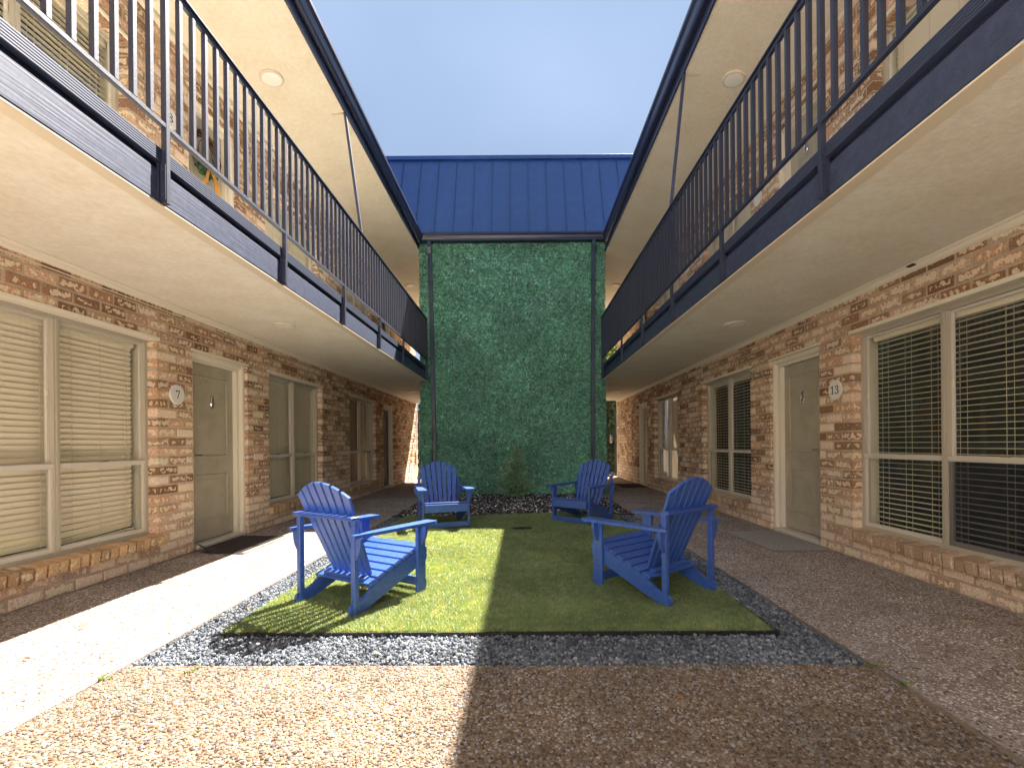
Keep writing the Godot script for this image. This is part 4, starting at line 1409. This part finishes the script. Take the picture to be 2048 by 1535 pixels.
func doormats() -> void:
	var a := thing("doormat", "black ribbed doormat with a curled corner at the door marked 7", "doormat", V(-3.11, 0.004, 5.2))
	var st := mb()
	var nx := 16
	var nz := 26
	var P := func(i: int, j: int, y: float) -> Vector3:
		var x := -0.29 + 0.58 * i / nx
		var z := -0.48 + 0.92 * j / nz + 0.05 * (1.0 - float(i) / nx)
		var curl := maxf(0.0, 1.0 - Vector2((x + 0.29) / 0.3, (z + 0.45) / 0.3).length())
		return V(x + 0.05 * curl, 0.008 + 0.1 * curl * curl + y, z + 0.06 * curl)
	for i in nx:
		for j in nz:
			quad(st, P.call(i, j, 0), P.call(i + 1, j, 0), P.call(i + 1, j + 1, 0), P.call(i, j + 1, 0), Vector3.UP)
	put("pile", done(st), M.mat_black, a)
	var rb := mb()
	for j in 30:
		var z := -0.44 + j * 0.03
		bev(rb, Transform3D(Basis.IDENTITY, V(0.04, 0.0095, z)), Vector3(0.42, 0.005, 0.014), 0.002)
	put("ribs", done(rb), M.mat_black, a)
	put("border", bevbox(V(0.262, 0.0, -0.47), V(0.302, 0.0125, 0.45), 0.004), M.mat_edge, a)
	var b := thing("doormat", "flat grey woven doormat at the door marked 13", "doormat", V(2.76, 0.004, 5.17), 0.03)
	put("pile", bevbox(V(-0.3, 0.0, -0.5), V(0.3, 0.014, 0.5), 0.005), M.mat_grey, b)
	var c := thing("doormat", "dark doormat at the far door by the right gate", "doormat", V(2.75, 0.004, 11.95))
	put("pile", bevbox(V(-0.32, 0.0, -0.45), V(0.32, 0.02, 0.45), 0.006), M.mat_black, c)

func wreath() -> void:
	var t := thing("door_wreath", "brown twig wreath with green sprigs and an orange burlap bow on upstairs door", "wreath", V(-3.4 - 0.11, 4.32, 5.2))
	rng.seed = 77
	var tw := mb()
	for k in 34:
		var pts := []
		var r := 0.19 + rng.randfn() * 0.022
		var a0 := rng.randf() * TAU
		var dx := rng.randfn() * 0.015
		for i in 9:
			var a := a0 + i * 0.42
			var rr := r + rng.randfn() * 0.006
			pts.append(Vector3(0.03 + dx, sin(a) * rr, cos(a) * rr))
		tube(tw, pts, 0.0045, 4)
	put("twig_ring", done(tw), M.twig, t)
	var where := []
	var tint := []
	for i in 46:
		var a := rng.randf_range(-2.4, -0.9)
		where.append(Transform3D(Basis(Vector3(rng.randfn(), rng.randfn(), rng.randfn()).normalized(), rng.randf() * TAU), Vector3(0.06, sin(a) * 0.2, cos(a) * 0.19)))
		tint.append(pick([lin(76, 110, 70), lin(100, 130, 96), lin(58, 88, 62)]))
	scatter("sprigs", t, leaf_clump(7, 0.03, 0.06, 0.6, 78), M.leaf, where, tint)
	var b := mb()
	for s in [-1.0, 1.0]:
		var loop := []
		for i in 9:
			var a := PI * i / 8.0
			loop.append(Vector3(0.085 + 0.02 * sin(a * 2), -0.2 + 0.055 * sin(a) * 0.8 + 0.02, s * (0.02 + 0.1 * sin(a * 0.5))))
		for i in 8:
			quad(b, loop[i], loop[i + 1], loop[i + 1] + Vector3(0.045, -0.03, 0), loop[i] + Vector3(0.045, -0.03, 0), Vector3(1, 0.3, 0))
		var tail := [Vector3(0.09, -0.2, s * 0.01), Vector3(0.1, -0.3, s * 0.05), Vector3(0.085, -0.4, s * 0.09)]
		for i in 2:
			quad(b, tail[i], tail[i + 1], tail[i + 1] + Vector3(0.015, -0.01, s * 0.075), tail[i] + Vector3(0.015, 0, s * 0.055), Vector3(1, 0, 0))
	put("bow", done(b), M.burlap, t)

# ---------------------------------------------------------------- scene
func _ready() -> void:
	var cam := Camera3D.new()
	cam.name = "camera"
	add_child(cam)
	cam.position = Vector3(0, 1.085, 0)
	cam.rotation.z = deg_to_rad(-0.5)
	cam.near = 0.05
	cam.far = 400.0
	cam.set_frustum(0.05 * 1535.0 / 940.0, Vector2(-20.0, 120.5) / 940.0 * 0.05, 0.05, 400.0)
	cam.current = true
	var env := Environment.new()
	env.background_mode = Environment.BG_SKY
	var sky := Sky.new()
	var sm := ProceduralSkyMaterial.new()
	sm.sky_top_color = rgb(156, 184, 226)
	sm.sky_horizon_color = rgb(206, 218, 236)
	sm.sky_curve = 0.16
	sm.ground_bottom_color = rgb(120, 110, 96)
	sm.ground_horizon_color = rgb(170, 166, 160)
	sm.sky_energy_multiplier = 0.315
	sm.ground_energy_multiplier = 0.3
	sm.sun_angle_max = 6.0
	var wisps := noise_bytes(512, 0.006, 4, 205)
	var cover := Image.create(512, 256, false, Image.FORMAT_RGBA8)
	for y in 256:
		for x in 512:
			cover.set_pixel(x, y, Color(1, 1, 1, 0.05 * smoothstep(0.4, 1.0, wisps[((y * 2) % 512) * 512 + x] / 255.0)))
	sm.sky_cover = ImageTexture.create_from_image(cover)
	sm.sky_cover_modulate = Color(0.8, 0.84, 0.9, 1.0)
	sky.sky_material = sm
	env.sky = sky
	env.tonemap_mode = Environment.TONE_MAPPER_LINEAR
	env.tonemap_exposure = 12.8
	env.sdfgi_enabled = true
	env.ssao_enabled = true
	env.ssil_enabled = true
	var we := WorldEnvironment.new()
	we.name = "world"
	we.environment = env
	add_child(we)
	var sun := DirectionalLight3D.new()
	sun.name = "sun"
	add_child(sun)
	sun.look_at_from_position(Vector3.ZERO, Vector3(-0.362, -1.0, 0.64), Vector3.UP)
	sun.light_energy = 0.68
	sun.light_color = Color(1.0, 0.97, 0.93)
	sun.light_angular_distance = 0.5
	sun.shadow_enabled = true

	make_materials()
	brick_shapes()
	var WL := 3.4
	var WR := 3.08
	var BL := 1.375
	var BR := 1.345
	ground_and_bed()
	wing(-1.0, WL, BL, "apartment_wing", "brick apartment wing with the door marked 7 and sunlit balcony edge", "left")
	wing(1.0, WR, BR, "apartment_wing", "brick apartment wing with the door marked 13 and shaded balcony edge", "right")
	centre_building()
	rear_building()
	railing(-1.0, WL, BL, "dark metal balcony railing catching sun, above the door marked 7")
	railing(1.0, WR, BR, "dark blue metal balcony railing in shade, above the door marked 13")
	turf()
	# blinds, two to a window
	var ord := ["nearest", "middle", "farthest"]
	var lo := [[2.66, 4.38], [6.33, 8.02], [9.29, 10.95]]
	var hi := [[2.44, 4.09], [6.27, 7.9], [9.15, 10.7]]
	for s in [-1.0, 1.0]:
		var side := "left" if s < 0 else "right"
		var W: float = WL if s < 0 else WR
		for i in 3:
			for half in 2:
				var hw := "near" if half == 0 else "far"
				var q: Array = lo[i]
				var zm: float = (q[0] + q[1]) / 2
				var za: float = q[0] + 0.02 if half == 0 else zm + 0.012 + 0.025 * zm
				var zb: float = zm - 0.003 + 0.025 * zm if half == 0 else q[1] - 0.06
				if not (s < 0 and i == 2):
					var open: bool = s > 0 and i < 2
					blind(s, W, za, zb, 0.29 if open else 0.31, 2.07, 0.0 if open else 1.25, "%s cream slatted blind, %s half of %s ground-floor window on the %s" % ["open" if open else "closed", hw, ord[i], side], i < 2, 0.05 if s < 0 and half == 1 and i == 0 else 0.0)
				q = hi[i]
				zm = (q[0] + q[1]) / 2
				za = q[0] + 0.02 if half == 0 else zm + 0.012 + 0.025 * zm
				zb = zm - 0.003 + 0.025 * zm if half == 0 else q[1] - 0.03
				var half_open: bool = s < 0 and i == 0
				blind(s, W, za, zb, 3.06, 4.61, -0.3 if half_open else 1.25, "%s cream slatted blind, %s half of %s upstairs window on the %s" % ["half-open" if half_open else "closed", hw, ord[i], side], i == 0)
	# chairs
	var c0 := make_chair("blue slatted chair with its back to the camera, standing in sun")
	place_chair(c0, -1.286, 3.087, 30.1)
	var c1: Node3D = dup(c0, Vector3.ZERO, 0, "blue slatted chair with its back to the camera, standing in shade")
	place_chair(c1, 1.142, 3.241, -37.3)
	var c2: Node3D = dup(c0, Vector3.ZERO, 0, "blue slatted chair facing the camera, sun on its front seat slat")
	place_chair(c2, -1.171, 6.573, 161.0)
	var c3: Node3D = dup(c0, Vector3.ZERO, 0, "blue slatted chair facing the camera, wholly in shade beside the right walkway")
	place_chair(c3, 1.035, 6.77, -140.0)
	# door numbers
	plaque(-1.0, WL, 1.602, 4.622, "7", "round white plaque on the brick pier beside the black curled doormat")
	plaque(1.0, WR, 1.589, 4.596, "13", "round white plaque on the brick pier beside the flat grey doormat")
	plaque(-1.0, WL, 4.28, 4.56, "8", "round white plaque numbered 8 on the upstairs wall")
	plaque(-1.0, WL, 1.62, 11.278, "", "small white plaque beside the dark far door under the left balcony")
	plaque(1.0, WR, 1.59, 11.304, "", "small white plaque beside the far door under the right balcony")
	plaque(1.0, WR, 4.227, 6.063, "", "round white plaque on the upstairs wall behind the right railing")
	# lights
	ceiling_light(V(-2.77, 5.207, 5.26), 0.134, "round disc light under the left eave, the nearer one")
	ceiling_light(V(2.44, 5.209, 5.33), -0.134, "round disc light under the right eave, the nearer one")
	ceiling_light(V(-2.85, 5.2, 12.1), 0.145, "round disc light far back under the left eave")
	ceiling_light(V(2.5, 5.193, 12.2), -0.145, "round disc light far back under the right eave")
	ceiling_light(V(-2.7, 2.464, 5.35), 0.0, "round disc light under the left balcony, above the black doormat")
	ceiling_light(V(2.49, 2.464, 5.45), 0.0, "round disc light under the right balcony, above the grey doormat")
	ceiling_light(V(-2.74, 2.464, 11.95), 0.0, "round disc light in the left passage before the gate")
	ceiling_light(V(2.45, 2.464, 12.2), 0.0, "round disc light in the right passage before the gate")
	rng.seed = 141
	var lw := []
	var lt := []
	for i in 60:
		var x := rng.randf_range(-2.9, 2.8)
		var z := rng.randf_range(1.7, 7.0)
		var on := x > -1.7 and x < 1.4 and z > 2.72
		lw.append(Transform3D(Basis(Vector3(rng.randfn(), 0, rng.randfn()).normalized(), rng.randf_range(-0.4, 0.4)) * Basis(Vector3.UP, rng.randf() * TAU), V(x, turf_y(x, z) + 0.03 if on else 0.012, z)))
		lt.append(pick([lin(150, 104, 58), lin(124, 84, 50), lin(176, 140, 84), lin(188, 170, 120)]))
	var lf := mb()
	for e in [-1.0, 1.0]:
		quad(lf, Vector3(-0.022, 0, 0), Vector3(-0.004, 0.003, e * 0.008), Vector3(0.012, 0.004, e * 0.006), Vector3(0.024, 0.001, 0), Vector3.UP)
	tag(scatter("fallen_leaves", self, done(lf), M.stone, lw, lt), "few small dry brown leaves lying about the turf and paving", "leaves")
	var weed := mb()
	for i in 11:
		var a := rng.randf() * TAU
		var w := Vector3(cos(a), 0, sin(a)) * 0.003
		var tip := Vector3(rng.randfn() * 0.017, rng.randf_range(0.008, 0.022), rng.randfn() * 0.017)
		tri(weed, -w, w, tip, w.cross(Vector3.UP))
	var ww := []
	var wt := []
	for p in [[-1.975, 2.2], [-1.6, 2.28], [1.69, 2.24], [1.695, 2.1], [1.44, 2.68]]:
		for k in 4:
			ww.append(Transform3D(Basis(Vector3.UP, rng.randf() * TAU), V(p[0] + rng.randfn() * 0.02, 0.002, p[1] + rng.randfn() * 0.02)))
			wt.append(pick([lin(120, 150, 60), lin(128, 150, 66), lin(100, 132, 54)]))
	tag(scatter("paving_weeds", self, done(weed), M.blade, ww, wt), "small green weeds sprouting along the paving joints", "weeds")
	doormats()
	wreath()
	shrub()
	gate(-1.0, -3.38, -2.2, "black iron gate with bars at the end of left passage")
	gate(1.0, 1.84, 3.05, "black iron gate with lock box at the end of right passage")
	beyond()
